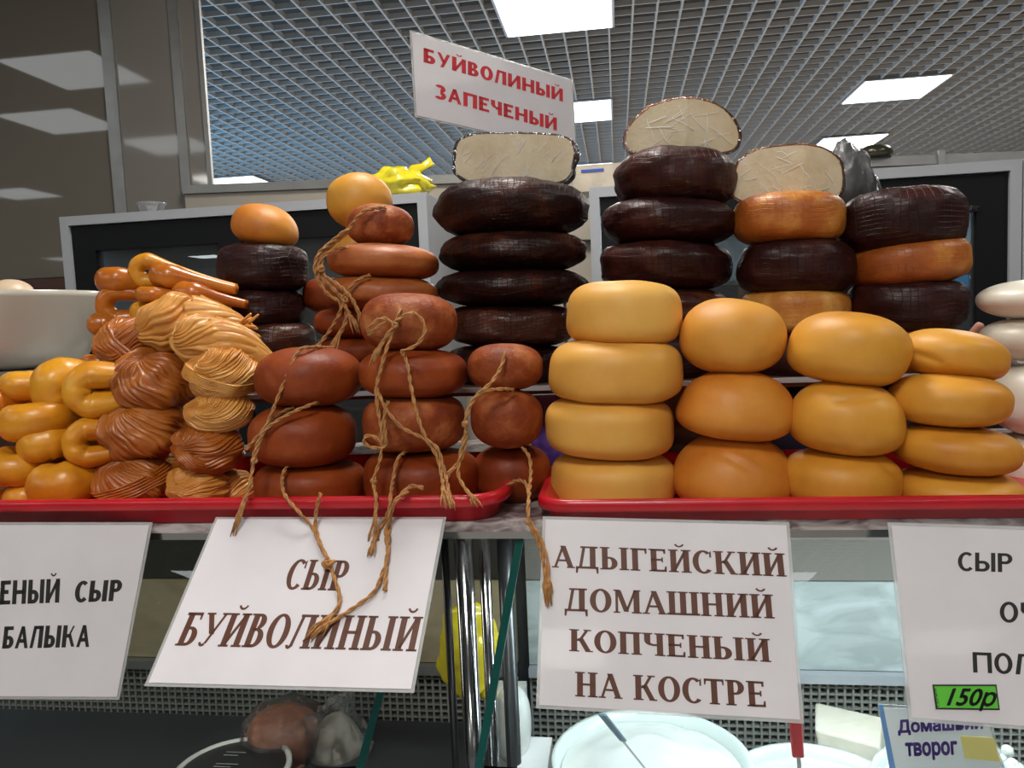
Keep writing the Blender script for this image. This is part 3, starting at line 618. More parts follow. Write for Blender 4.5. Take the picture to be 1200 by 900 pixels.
# ---------------------------------------------------------------- looped cord cheeses
gq = 'looped golden cord cheeses at the left'
def loop(px, py, wp, hp, Y, mat, label, ang=0, yaw=20, pitch=0, L=.16, flat=1.15, thick=None, grp=gq, tailr=.42):
    """U-bent cheese cord, bend towards the camera; ang turns the bend in the picture, yaw swings the tails to the right"""
    c = PY(px, py, Y); s = dep(c)/900; big, sm = max(wp, hp)*s/2, min(wp, hp)*s/2
    rb = thick*s if thick else sm*.80; Rr = max(big-rb*.85, .004)
    A = V((sin(radians(yaw))*cos(radians(pitch)), cos(radians(yaw))*cos(radians(pitch)), sin(radians(pitch)))).normalized()
    q0 = A.cross(V((0, 0, 1))).normalized(); q1 = q0.cross(A)
    B = q0*cos(radians(ang))+q1*sin(radians(ang)); Nn = A.cross(B)
    P = []; R_ = []
    for sgn in (-1, 1):
        seg = []
        for t_ in (1, .7, .45, .22): seg.append((A*(L*t_+Rr*.3)+B*sgn*(rb*tailr*.85+(Rr-rb*tailr*.85)*(1-t_)**1.5 if Rr > rb*tailr else Rr), rb*(tailr+(1-tailr)*(1-t_)**1.5*.8)))
        for a_ in (80, 110, 140, 165): seg.append((A*Rr*cos(radians(a_))+B*sgn*Rr*sin(radians(a_)), rb*(.95+.05*(a_/165))))
        if sgn == 1: seg = seg[::-1]
        P += [c+g[0] for g in seg]; R_ += [g[1] for g in seg]
    pts = catmull(P, 5); rr = [v_.x for v_ in catmull([V((r_, 0, 0)) for r_ in R_], 5)]
    sd = random.random()*40
    rr = [r_*(1+.10*noise.noise(V((i*.12, sd, 0)))) for i, r_ in enumerate(rr)]
    o = MB().tube(pts, rr, 18, Nn, flat).obj('looped_cheese_cord', mat, smooth=True)
    return lab(o, label, 'cheese cord', grp)
loop(30, 452, 52, 38, 1.02, LPY, 'golden cord loop at top left of the pile, under the white bowl', 0, 25)
loop(76, 454, 54, 66, 1.00, LPY, 'tall golden cord loop next to the open ring loop', 80, 35)
loop(112, 457, 60, 64, .98, LPY, 'open golden ring loop with a dark hole, upper row', 90, 62, thick=17, flat=1.5)
loop(46, 492, 80, 46, .98, LPY, 'wide golden cord bend in the second row from the top', 8, 15)
loop(54, 521, 56, 46, .97, LPY, 'rounded golden cord bend in the third row', 20, 25)
loop(106, 519, 54, 56, .965, LPY, 'open golden ring loop with a hole, third row beside the brown skein', 95, 60, thick=14, flat=1.6)
loop(20, 546, 66, 44, .965, LPY, 'large golden cord bend at the left border of the photo', -10, 20)
loop(75, 568, 70, 58, .955, LPY, 'large glossy golden cord bend in front at the bottom', 10, 30)
loop(32, 582, 46, 34, .965, LPY, 'small golden cord bend at the bottom against the tray rim', 0, 20)
loop(-6, 482, 44, 50, .99, LPB, 'orange cord bend cut by the left border, middle row', 80, 20)
loop(0, 586, 50, 34, .98, LPB, 'dark orange cord bend cut by the left border, bottom row', 0, 20)
loop(120, 425, 44, 22, 1.05, LPB, 'dark orange cord bend squeezed beneath the top skein', 0, 30)
loop(112, 560, 40, 40, 1.02, LPB, 'brown cord in shadow behind the large front bend', 0, 30)
loop(70, 520, 60, 50, 1.08, LPB, 'brown cord hidden behind the third row', 0, 20)
loop(130, 500, 60, 50, 1.09, LPB, 'brown cord hidden behind the brown skeins', 0, 20)
gq2 = 'glossy brown cord loops on top of the pile'
loop(141, 329, 50, 32, 1.13, LPB, 'glossy amber cord loop at the upper left of the pile', 0, 55, -4, grp=gq2, tailr=.38)
loop(140, 358, 50, 34, 1.12, LPB, 'glossy brown open loop second down at the upper left', 85, 68, -2, thick=11, grp=gq2, tailr=.38)
loop(122, 380, 34, 28, 1.11, LPB, 'small brown cord bend lowest at the upper left', 0, 40, grp=gq2, tailr=.38)
loop(173, 318, 40, 36, 1.13, LPY, 'topmost amber open loop with long tails', 85, 70, -14, thick=9.3, L=.13, grp=gq2, tailr=.38)
loop(203, 325, 50, 32, 1.12, LPB, 'brown cord bend just right of the topmost open loop', 0, 72, -14, L=.09, grp=gq2, tailr=.38)
loop(182, 346, 42, 20, 1.10, LPB, 'amber cord bend below the topmost open loop', 0, 60, -6, grp=gq2, L=.1)
loop(230, 345, 52, 30, 1.12, LPB, 'brown cord bend nearest to the far-left dark stack', 0, 74, -14, L=.07, grp=gq2, tailr=.38)
loop(172, 366, 34, 28, 1.12, LPY, 'yellow cord bend showing above the top skein', 0, 40, grp=gq2, L=.1)
for k_, (a_, b_, c_) in enumerate([(150, 390, 1.15), (150, 425, 1.14), (205, 385, 1.15), (190, 415, 1.16), (235, 420, 1.14), (250, 385, 1.14)]):
    pass
# ---------------------------------------------------------------- twine
def cord(parent, pts, r=.0021, fray=0, spread=.35, flen=.045, knots=()):
    P = [PY(*p) if isinstance(p, tuple) else p for p in pts]; C_ = catmull(P, 14); n = len(C_)
    L_ = 0; ln = [0]
    for i in range(1, n): L_ += (C_[i]-C_[i-1]).length; ln.append(L_)
    mb = MB()
    for k in range(2):
        Q = []
        for i in range(n):
            t = (C_[min(i+1, n-1)]-C_[max(i-1, 0)]).normalized(); a = t.cross(V((0, 1, 0.01))).normalized(); b = t.cross(a)
            ph = ln[i]/.0135*2*pi*.5+pi*k; Q.append(C_[i]+(a*cos(ph)+b*sin(ph))*r*.55)
        mb.tube(Q, r*.68, 6)
    o = mb.obj('twine', JUTE, parent, True)
    for kp in knots:
        c = PY(*kp); kb = MB()
        for j in range(3):
            ax = V((random.uniform(-1, 1), random.uniform(-1, 1), random.uniform(-1, 1))).normalized(); b1 = ax.orthogonal().normalized(); b2 = ax.cross(b1)
            ring_ = [c+(b1*cos(2*pi*i/12)+b2*sin(2*pi*i/12))*r*1.5 for i in range(13)]; kb.tube(ring_, r*.8, 6)
        kb.obj('knot', JUTE, o, True)
    if fray:
        fb_ = MB(); e = C_[-1]; d0 = (C_[-1]-C_[-6]).normalized()
        for j in range(fray):
            d = (d0+V((random.uniform(-1, 1)*spread, random.uniform(-.4, .1)*spread, random.uniform(-1, 1)*spread*.5))).normalized(); l_ = flen*random.uniform(.6, 1.1)
            s0 = e-d0*.008+V((random.uniform(-1, 1), 0, random.uniform(-1, 1)))*r*.6; w_ = V((random.uniform(-1, 1), 0, 0))*.004
            fb_.tube([s0, s0+d*l_*.35, s0+d*l_*.7+w_, s0+d*l_+w_-V((0, 0, .003))], [.0013, .0014, .0012, .0005], 5)
        fb_.obj('frayed_end', JUTE, o, True)
    return o
# sign planes (A4 laminated sheets); each solved from its four measured corners
def solve_sheet(q, ytop):
    r0, r1, r2, r3 = [ray(*p) for p in q]   # TL TR BR BL ; s0 r0 - s1 r1 + s2 r2 = r3
    M = Matrix(((r0.x, -r1.x, r2.x), (r0.y, -r1.y, r2.y), (r0.z, -r1.z, r2.z))); s = M.inverted() @ r3
    P = [CAM+r0*s[0], CAM+r1*s[1], CAM+r2*s[2], CAM+r3]; k = ytop/((P[0].y+P[1].y)/2)
    P = [CAM+(p-CAM)*k for p in P]; n = (P[1]-P[0]).cross(P[3]-P[0]).normalized()
    if n.dot(CAM-P[0]) < 0: n = -n
    return P, n
SB, NB = solve_sheet([(253, 606), (523, 606), (485, 812), (169, 804)], .868)
SC, NC = solve_sheet([(636, 605), (925, 612), (942, 848), (628, 830)], .858)
SA, NA = solve_sheet([(-140, 612), (179, 612), (140, 820), (-190, 818)], .858)
SD, ND = solve_sheet([(1040, 612), (1350, 622), (1400, 870), (1065, 845)], .852)
ST, NT = solve_sheet([(480, 35), (671, 93), (676, 180), (486, 137)], 1.46)
def onB(x, y, off=.005): p = PN(x, y, SB[0]+NB*off, NB); return p
def onC(x, y, off=.006): return PN(x, y, SC[0]+NC*off, NC)
fy = lambda x, y: PN(x, y, V((0, .852, 0)), V((0, 1, 0)))
cord(l1, [(392, 408, 1.0), (365, 407, .94), (350, 411, .925), (336, 440, .908), (320, 480, .898), (306, 514, .888), (298, 540, .88), (292, 570, .862), (286, 590, .855)], fray=12, spread=.10, flen=.045, knots=[(298, 540, .878)])
cord(l2, [(380, 471, .95), (365, 474, .915), (335, 487, .897), (312, 503, .89), (300, 525, .884), (296, 545, .88)])
cord(l2, [(345, 477, .93), (322, 488, .905), (305, 508, .895), (288, 527, .89)])
cord(l3, [(356, 546, .94), (338, 546, .915), (331, 560, .895), (334, 580, .863), (352, 602, .852), onB(366, 618), onB(376, 640), onB(384, 655)], knots=[])
c_ = cord(l3, [fy(376, 578), fy(371, 596), onB(370, 618), onB(377, 642), onB(384, 655), onB(392, 678), onB(398, 700), onB(394, 715), onB(384, 726)], fray=14, spread=.35, flen=.034)
cord(l3, [onB(386, 655, .007), onB(380, 660, .008), onB(385, 664, .008), onB(391, 657, .007)], r=.003)
cord(m1, [(466, 346, .97), (469, 362, .925), (463, 380, .91), (456, 400, .905), (448, 425, .90), (441, 455, .897), (443, 480, .893), (447, 505, .89), (446, 535, .888), (438, 563, .878), (441, 585, .856), (440, 606, .85)], fray=12, spread=.12, flen=.05, knots=[(463, 381, .906), (438, 564, .876)])
cord(m1, [(463, 380, .908), (448, 373, .906), (434, 382, .908), (432, 392, .912), (438, 387, .908), (452, 377, .905)])
cord(m1, [(463, 378, .908), (480, 367, .908), (493, 373, .912), (498, 388, .915), (488, 404, .912), (470, 412, .905)])
cord(m1, [(462, 382, .906), (452, 395, .902), (446, 405, .90)], fray=12, spread=.12, flen=.03)
cord(m2, [(470, 411, .93), (477, 425, .905), (482, 455, .894), (490, 490, .892), (500, 515, .89), (512, 535, .888), (518, 560, .875), (520, 575, .857)], fray=12, spread=.15, flen=.035)
cord(m3, [(441, 455, .897), (452, 478, .893), (470, 500, .89), (495, 513, .89), (512, 525, .89), (519, 545, .885), (524, 565, .87), (526, 580, .856)], fray=10, spread=.25, flen=.025)
cord(m3, [(455, 470, .893), (450, 490, .892), (452, 520, .890), (440, 525, .890), (428, 520, .892), (428, 512, .892), (437, 511, .89), (446, 518, .888)])
cord(m4, [(478, 528, .93), (466, 538, .90), (461, 560, .888), (458, 580, .857), (456, 602, .85), onB(452, 625), onB(455, 650), onB(448, 672), onB(438, 694), onB(415, 712), onB(390, 728)], fray=10, spread=.18, flen=.035)
cord(m4, [(496, 572, .875), (482, 570, .868), (470, 580, .857), (461, 592, .852), onB(456, 614), onB(455, 640), onB(452, 668), onB(451, 692)], r=.0024)
cord(m4, [(478, 575, .86), (463, 588, .852), onB(449, 612), onB(438, 635)], fray=8, spread=.1, flen=.025)
cord(n1, [(592, 412, .935), (588, 428, .925), (576, 448, .91), (560, 462, .90), (549, 478, .895), (545, 497, .89), (546, 515, .888), (540, 538, .885), (526, 554, .88)], fray=10, spread=.2, flen=.018, knots=[(545, 497, .887)])
cord(n1, [(602, 457, .94), (588, 456, .918), (568, 459, .905), (553, 472, .897), (545, 495, .89)])
cord(n1, [(546, 505, .888), (540, 530, .884), (537, 555, .875), (545, 572, .862), (556, 585, .855)], fray=8, spread=.12, flen=.018)
n3c = cord(n3, [(611, 523, .955), (620, 535, .93), (622, 555, .91), (620, 580, .875), (619, 600, .852), onC(622, 618), onC(631, 636), onC(637, 660), onC(640, 676)], fray=14, spread=.10, flen=.036, knots=[(620, 611, .85)])
cord(n3, [(594, 569, .93), (606, 563, .92), (616, 566, .90), (620, 580, .875)])
cord(n3, [onC(622, 612, .008), onC(635, 634, .008), onC(642, 662, .008), onC(642, 684, .008)], r=.0018, fray=8, spread=.1, flen=.02)
cord(k1, [(452, 243, 1.12), (430, 246, 1.095), (416, 258, 1.09), (404, 275, 1.09), (385, 290, 1.08), (374, 308, 1.07), (376, 325, 1.07), (390, 338, 1.07), (402, 352, 1.07), (406, 372, 1.07), (398, 392, 1.06)], r=.0028, fray=16, spread=.18, flen=.04, knots=[(376, 315, 1.067), (404, 352, 1.066)])
cord(k1, [(412, 290, 1.09), (392, 292, 1.08), (378, 303, 1.072), (380, 322, 1.07), (398, 335, 1.066), (412, 350, 1.06), (420, 366, 1.06)], r=.0025, fray=10, spread=.3, flen=.03)
cord(k1, [(408, 268, 1.088), (390, 282, 1.08), (372, 300, 1.068), (370, 322, 1.066), (384, 344, 1.066), (400, 358, 1.064), (388, 385, 1.06), (372, 406, 1.05)], r=.0025, fray=10, spread=.3, flen=.02)
cord(k1, [(434, 322, 1.08), (420, 328, 1.07), (408, 340, 1.066), (402, 352, 1.064), (410, 368, 1.06)], r=.0022, fray=10, spread=.25, flen=.04)
# ---------------------------------------------------------------- lettering
def serif_glyph(ch, T=.225, t=.09, sr=.075, st=.06):
    P = []; k = .12 if sr else .20
    def term(q_):
        if sr: P.append(q_)
    def v(x, y0=0, y1=1, w_=T): P.append([(x-w_/2, y0), (x+w_/2, y0), (x+w_/2, y1), (x-w_/2, y1)])
    def h(x0, x1, y, w_=t): P.append([(x0, y-w_/2), (x1, y-w_/2), (x1, y+w_/2), (x0, y+w_/2)])
    def d(x0, y0, x1, y1, w_): P.append([(x0-w_/2, y0), (x0+w_/2, y0), (x1+w_/2, y1), (x1-w_/2, y1)])
    def arc(cx, cy, rx, ry, a0, a1, Tt=T, tt=t, n=14):
        for i in range(n):
            A_ = [radians(a0+(a1-a0)*q/n) for q in (i, i+1)]
            P.append([(cx+rx*cos(A_[0]), cy+ry*sin(A_[0])), (cx+rx*cos(A_[1]), cy+ry*sin(A_[1])), (cx+(rx-Tt)*cos(A_[1]), cy+(ry-tt)*sin(A_[1])), (cx+(rx-Tt)*cos(A_[0]), cy+(ry-tt)*sin(A_[0]))])
    def s(x, y=0, w_=T):
        y0 = 0 if y == 0 else 1-st; P.append([(x-w_/2-sr, y0), (x+w_/2+sr, y0), (x+w_/2+sr, y0+st), (x-w_/2-sr, y0+st)])
    m = sr; W_ = .86
    if ch in 'НИЙП':
        a, b = m+T/2, W_-m-T/2; v(a); v(b); s(a); s(b); s(a, 1); s(b, 1)
        if ch == 'Н': h(a, b, .5)
        if ch == 'П': h(a, b, 1-t/2)
        if ch in 'ИЙ': d(a+.03, .08, b-.03, .92, k)
        if ch == 'Й': arc(W_/2, 1.30, .20, .20, 200, 340, .08, .07, 8)
        adv = W_
    elif ch == 'Ш':
        W_ = 1.2; xs = [m+T/2, W_/2, W_-m-T/2]
        for q in xs: v(q); s(q, 1)
        h(xs[0]-T/2-sr, xs[2]+T/2+sr, t/2); adv = W_
    elif ch == 'Г': v(m+T/2); s(m+T/2); s(m+T/2, 1); h(m, .64, 1-t/2); term([(.57, .76), (.64, .76), (.64, 1), (.54, 1)]); adv = .68
    elif ch == 'Е':
        v(m+T/2); s(m+T/2); s(m+T/2, 1); h(m, .64, 1-t/2); h(m, .66, t/2); h(m, .52, .52)
        term([(.57, .79), (.64, .79), (.64, 1), (.54, 1)]); term([(.56, 0), (.67, 0), (.67, .24), (.61, .24)]); term([(.48, .41), (.54, .41), (.54, .63), (.48, .63)]); adv = .71
    elif ch in 'ЬЫБРВ':
        x0 = m+T/2; v(x0); s(x0); R_ = .66; adv = .72
        if ch != 'Б': s(x0, 1)
        if ch in 'ЬЫБВ':
            cx = .36; h(x0, cx, t/2); h(x0, cx, .57-t/2); arc(cx, .285, R_-cx+.02, .285, -90, 90)
        if ch == 'Б': h(0, .60, 1-t/2); term([(.54, .78), (.61, .78), (.61, 1), (.51, 1)])
        if ch == 'В': h(x0, .34, 1-t/2); arc(.34, .765, .27, .235, -90, 90)
        if ch == 'Р': h(x0, .36, 1-t/2); h(x0, .36, .42+t/2); arc(.36, .71, .32, .29, -90, 90)
        if ch == 'Ы': v(.72+m+T/2+.02); s(.72+m+T/2+.02); s(.72+m+T/2+.02, 1); adv = .72+2*m+T+.04
    elif ch == 'О': arc(.43, .5, .41, .515, 0, 360, T, t, 30); adv = .86
    elif ch == 'С': arc(.43, .5, .41, .515, 50, 315, T, t, 22); term([(.66, .70), (.73, .70), (.73, 1), (.66, .92)]); adv = .78
    elif ch == 'К':
        x0 = m+T/2; v(x0); s(x0); s(x0, 1); d(.38, .48, .66, .97, .12); P.append([(.53, 1-st), (.82, 1-st), (.82, 1), (.53, 1)]); d(.42, .60, .70, .03, .21); h(.60, .88, st/2, st); h(.25, .45, .52); adv = .87
    elif ch == 'Д':
        d(.20, .06, .34, .95, k); v(.68); h(.20, .88, 1-max(st, t*.9)/2, max(st, t*.9)); h(.02, .90, .05, .10); P.append([(.02, -.20), (.09, -.20), (.13, .06), (.02, .06)]); P.append([(.83, -.20), (.90, -.20), (.90, .06), (.79, .06)]); adv = .93
    elif ch == 'Л': d(.16, .05 if sr else 0, .32, .96, k); (arc(.08, .10, .12, .12, 180, 360, .10, .09, 8) if sr else None); v(.70); s(.70); h(.22, .80+sr, 1-max(st, t*.9)/2, max(st, t*.9)); adv = .90
    elif ch == 'М': v(.14, 0, 1, .10); s(.14, 0, .10); d(.20, .98, .50, .06, .19); d(.50, .06, .84, .98, .10); v(.88); s(.88); h(.02, .26, 1-st/2, st); h(.80, 1.04, 1-st/2, st); adv = 1.06
    elif ch == 'А': d(.13, .03 if sr else 0, .43, .97, .10 if sr else k); d(.74, .03 if sr else 0, .43, .99, .21); h(.22, .62, .33); h(.0, .27, st/2, st if sr else 0); h(.58, .90, st/2, st if sr else 0); adv = .88
    elif ch == 'Ч': v(.62); s(.62); s(.62, 1); v(.17, .62, 1); s(.17, 1); arc(.34, .64, .27, .20, 180, 280, T*.9, t, 8); h(.34, .6, .47); adv = .82
    elif ch == 'Т': v(.38); s(.38); h(.02, .74, 1-t/2); term([(.02, .76), (.07, .76), (.11, 1), (.02, 1)]); term([(.69, .76), (.74, .76), (.74, 1), (.65, 1)]); adv = .76
    elif ch == 'У': d(.16, .97 if sr else 1, .46, .36, .20); d(.74, .97 if sr else 1, .34, .08 if sr else 0, .10 if sr else k); (arc(.24, .12, .14, .13, 180, 330, .09, .08, 8) if sr else None); h(.0, .34, 1-st/2, st if sr else 0); h(.60, .88, 1-st/2, st if sr else 0); adv = .84
    elif ch == 'З': arc(.30, .74, .33, .265, -85, 150, T, t); arc(.30, .275, .36, .285, -150, 85, T, t); adv = .74
    else: adv = .36
    return P, adv
def place_poly(polys, xmax, p0, p1, p2, n, name, mat, parent, xmin=0, ymax=1.0):
    vs = []; fs = []
    ex = (p1-p0); ey = (p2-p0)
    for P in polys:
        k = len(vs)
        for (x_, y_) in P: vs.append(p0+ex*((x_-xmin)/(xmax-xmin))+ey*(y_/ymax)+n*.0011)
        fs.append(tuple(range(k, k+len(P))))
    return obj(name, vs, fs, mat, parent)
def serif_word(word, pl, n, q, mat, parent, sans=None):
    polys = []; x_ = 0
    for ch in word:
        P, adv = serif_glyph(ch, *sans) if sans else serif_glyph(ch)
        if sans:    # drop hairlines and set even letter gaps
            P = [p for p in P if max(b for a, b in p)-min(b for a, b in p) > .01]
            if P:
                lo_ = min(a for p in P for a, b in p); hi_ = max(a for p in P for a, b in p); P = [[(a-lo_, b) for a, b in p] for p in P]; adv = hi_-lo_+.075
        polys += [[(a+x_, b) for a, b in p] for p in P]; x_ += adv+.035
    p0, p1, p2 = [PN(*c, pl, n) for c in q]
    return place_poly(polys, x_, p0, p1, p2, n, 'lettering', mat, parent)
def font_word(word, pl, n, q, mat, parent, bold=.02, name='lettering', cap='Н'):
    def mesh_of(t):
        c = bpy.data.curves.new('t', 'FONT'); c.body = t; c.offset = 0; c.resolution_u = 3
        o = bpy.data.objects.new('t', c); COL.objects.link(o); bpy.context.view_layer.update()
        me = bpy.data.meshes.new_from_object(o.evaluated_get(bpy.context.evaluated_depsgraph_get()))
        r_ = ([v_.co.copy() for v_ in me.vertices], [tuple(p.vertices) for p in me.polygons]); bpy.data.objects.remove(o); bpy.data.curves.remove(c); bpy.data.meshes.remove(me); return r_
    vs, fs = mesh_of(word); cv, _ = mesh_of(cap); y0 = min(v_.y for v_ in cv); y1 = max(v_.y for v_ in cv)
    if bold > .021:      # embolden by overprinting shifted copies
        k0 = len(vs); b_ = bold-.006; V0, F0 = vs[:], fs[:]
        for j in range(8):
            d_ = V((cos(j*pi/4)*b_, sin(j*pi/4)*b_, 0)); fs += [tuple(i_+len(vs) for i_ in f_) for f_ in F0]; vs += [q_+d_ for q_ in V0]
    xa = min(v_.x for v_ in vs); xb = max(v_.x for v_ in vs)
    p0, p1, p2 = [PN(*c, pl, n) for c in q]
    out = [p0+(p1-p0)*((v_.x-xa)/(xb-xa))+(p2-p0)*((v_.y-y0)/(y1-y0))+n*.0011 for v_ in vs]
    return obj(name, out, fs, mat, parent)
def sheet(name, P, n, label, pm=PAPER, m=.018):
    c = sum(P, V())/4; base = min(p.z for p in P); r = empty(name, (c.x, c.y, base))
    # slightly bowed laminated sheet: clear border, paper core
    def grid(Q, off, th, nm_, mat):
        vs = []; N = 8
        for sgn in (0, 1):
            for i in range(N+1):
                for j in range(N+1):
                    a = Q[3]+(Q[2]-Q[3])*(i/N); b = Q[0]+(Q[1]-Q[0])*(i/N); vs.append(a+(b-a)*(j/N)+n*(off-th*sgn))
        M_ = (N+1)**2; fs = []
        for i in range(N):
            for j in range(N):
                a = i*(N+1)+j; fs.append((a, a+N+1, a+N+2, a+1)); fs.append((M_+a, M_+a+1, M_+a+N+2, M_+a+N+1))
        for i in range(N):
            for (a, b) in ((i*(N+1), (i+1)*(N+1)), ((i+1)*(N+1)+N, i*(N+1)+N), (i+1, i), (N*(N+1)+i, N*(N+1)+i+1)): fs.append((a, b, M_+b, M_+a))
        return obj(nm_, vs, fs, mat, r)
    def inset(Q, k):
        ex = (Q[1]-Q[0]).normalized()*k; ey = (Q[0]-Q[3]).normalized()*k; return [Q[0]+ex-ey, Q[1]-ex-ey, Q[2]-ex+ey, Q[3]+ex+ey]
    grid(P, .0003, .0012, 'laminate', LAM); grid(inset(P, .0035), .0009, .0004, 'paper', pm)
    return tag(r, label, 'sign', 'laminated price signs')
sB = sheet('hanging_sign', SB, NB, 'laminated sign with slanted brown letters reading buffalo cheese, twine hanging over it')
serif_word('СЫР', SB[0], NB, [(331, 691), (404, 693), (343, 656)], INKB, sB)
serif_word('БУЙВОЛИНЫЙ', SB[0], NB, [(205, 757), (489, 764), (222, 718)], INKB, sB)
sC = sheet('hanging_sign', SC, NC, 'laminated sign with four brown lines of text below the tallest yellow stack')
for wd, q in (('АДЫГЕЙСКИЙ', [(647, 665), (923, 676), (647, 639)]), ('ДОМАШНИЙ', [(661, 716), (909, 725), (661, 689)]), ('КОПЧЕНЫЙ', [(667, 763), (905, 776), (667, 737)]), ('НА КОСТРЕ', [(674, 816), (900, 829), (674, 787)])):
    serif_word(wd, SC[0], NC, q, INKB, sC)
sA = sheet('hanging_sign', SA, NA, 'laminated sign with black slanted letters at the lower left border')
serif_word('КОПЧЕНЫЙ', SA[0], NA, [(-68, 711), (72, 706), (-66, 683)], INKK, sA, (.27, .17, 0, 0.0001))
serif_word('СЫР', SA[0], NA, [(87, 706), (144, 704), (90, 681)], INKK, sA, (.27, .17, 0, 0.0001))
serif_word('БАЛЫКА', SA[0], NA, [(3, 760), (107, 758), (6, 734)], INKK, sA, (.27, .17, 0, 0.0001))
sD = sheet('hanging_sign', SD, ND, 'laminated sign with black letters and a green price sticker at the right border')
serif_word('СЫР', SD[0], ND, [(1122, 669), (1189, 671), (1122, 647)], INKK, sD, (.20, .15, 0, 0.0001))
serif_word('ОЧ', SD[0], ND, [(1171, 729), (1216, 731), (1171, 705)], INKK, sD, (.20, .15, 0, 0.0001))
serif_word('ПОЛ', SD[0], ND, [(1140, 788), (1212, 791), (1139, 764)], INKK, sD, (.20, .15, 0, 0.0001))
def patch(name, q, pl, n, mat, parent, off=.0016, th=.0004):
    c = [PN(*p, pl, n)+n*off for p in q]; return MB().prism(c, n*-th).obj(name, mat, parent)
pt = patch('price_sticker', [(1092, 802), (1167, 802), (1171, 832), (1096, 831)], SD[0], ND, INKK, sD); pt['label'] = 'green price sticker with black border'
patch('green_face', [(1094, 804), (1165.5, 804), (1169, 830), (1098, 829)], SD[0], ND, GRN, pt, .0020, .0003)
font_word('150р', SD[0]+ND*.0014, ND, [(1109, 826), (1164, 827), (1116, 807)], INKK, pt, .03, cap='1')
font_word('Цена', SD[0]+ND*.0014, ND, [(1101, 828), (1097, 807), (1098, 828)], INKK, pt, .02, cap='Ц')
sT = sheet('standing_sign', ST, NT, 'tilted laminated sign with red bold letters above the dark cheeses')
serif_word('БУЙВОЛИНЫЙ', ST[0], NT, [(496, 73), (661, 120), (496, 56)], INKR, sT, (.27, .19, 0, 0.0001))
serif_word('ЗАПЕЧЕНЫЙ', ST[0], NT, [(509, 115), (654, 154), (509, 98)], INKR, sT, (.27, .19, 0, 0.0001))
# thin rod that carries the sign behind the left dark stack
pb = PY(668, 178, 1.46); pt2 = PY(676, 110, 1.47)
bm_ = MB().tube([V((pb.x-.02, 1.455, ZS)), V((pb.x-.02, 1.455, pb.z+.03))], .003, 8); bm_.obj('holder_rod', CHR, sT, True)
# cooler brand plate
pp = V((0, 2.2+.008, 0)); nn_ = V((0, -1, 0))
pl_ = patch('brand_plate', [(1117, 240), (1149, 238), (1149, 248), (1117, 250)], pp, nn_, BLK, fb, .002, .001)
font_word('Premier', pp+nn_*.002, nn_, [(1119, 247), (1147, 245.5), (1119, 241.5)], WPL, pl_, .03, cap='P')
# ---------------------------------------------------------------- things on and around
# white bowl with cream balls, left
mst = empty('metal_stand', (-.9, 1.3, CT)); zb = PY(60, 434, 1.2).z
MB().box((-1.35, 1.185, zb-.014), (PY(150, 430, 1.2).x, 1.42, zb)).obj('metal_top', ALU, mst)
for xx in (-1.3, -.86): MB().box((xx, 1.24, ZS), (xx+.02, 1.40, zb-.014)).obj('support', ALU, mst)
tag(mst, 'low metal stand under the white bowl at the left', 'stand')
c = PY(20, 434, 1.31); s = dep(c)/900; rt = 100*s; hb = 86*s
bw = MB().lathe((c.x, 1.31, zb+.001), [(rt*.55, 0), (rt*.72, hb*.08), (rt*.9, hb*.4), (rt, hb*.92), (rt*1.02, hb), (rt*.985, hb), (rt*.95, hb*.9), (rt*.84, hb*.4), (rt*.5, hb*.12)], 64).obj('bowl', CRM, smooth=True)
tag(bw, 'large off-white plastic bowl at the left edge, behind the golden cords', 'bowl')
for (px, py, w_, h_) in ((14, 348, 50, 40), (66, 353, 30, 24), (40, 360, 36, 24), (-30, 352, 46, 40)):
    lab(blob(px, py, w_, h_, 1.31, CRM if False else cheese_mat('cream_ball', [(.62, .45, .30), (.70, .53, .37), (.75, .6, .45)], .4), n=2.1, name='cheese_ball', nz=.01, u=32, v=18), {14: 'cream cheese ball rising highest over the rim of the white bowl', 66: 'small cream cheese ball at the right of the white bowl', 40: 'cream cheese ball between the two others in the white bowl', -30: 'cream cheese ball at the far left of the white bowl'}[px], 'cheese', 'cream cheese balls in the white bowl')
lab(blob(10, 395, 120, 46, 1.31, WHT, n=2.3, name='cheese_ball', u=32, v=18), 'large pale cheese filling the white bowl below the balls', 'cheese')
# plastic cup on the left cooler
c = PY(184, 240, 2.35); c.z = 1.796
cp = MB().lathe((c.x, 2.32, c.z), [(.030, 0), (.040, .036), (.045, .040), (.045, .043), (.038, .04), (.028, .003)], 32).obj('plastic_cup', glass_mat('cup_plastic', (.95, .95, .95), .15, .05, milky=.25), smooth=True)
tag(cp, 'small clear plastic cup on top of the left cooler', 'cup')
# yellow bag on the left cooler
c = PY(470, 228, 2.32); c.z = 1.796; c0 = V((PY(466, 228, 2.32).x, 2.32, 1.796)); bmv = []
u_, v_ = 40, 20
for i in range(v_+1):
    th = -pi/2+pi*i/v_
    for k in range(u_):
        al = 2*pi*k/u_; d = V((cos(th)*cos(al), cos(th)*sin(al), sin(th))); r_ = 1+.35*noise.noise(d*2.6+V((5, 2, 1)))+.12*abs(noise.noise(d*7))
        bmv.append(c0+V((d.x*.10*r_, d.y*.08*r_, .045+d.z*.05*r_)))
yb = obj('plastic_bag', bmv, [(i*u_+k, i*u_+(k+1) % u_, (i+1)*u_+(k+1) % u_, (i+1)*u_+k) for i in range(v_) for k in range(u_)], YBAG, smooth=True)
MB().tube([c0+V((.03, 0, .07)), c0+V((.055, -.01, .085)), c0+V((.085, -.01, .093)), c0+V((.115, -.01, .108))], [.012, .018, .012, .016], 10, flat=.4).obj('tied_handle', YBAG, yb, True)
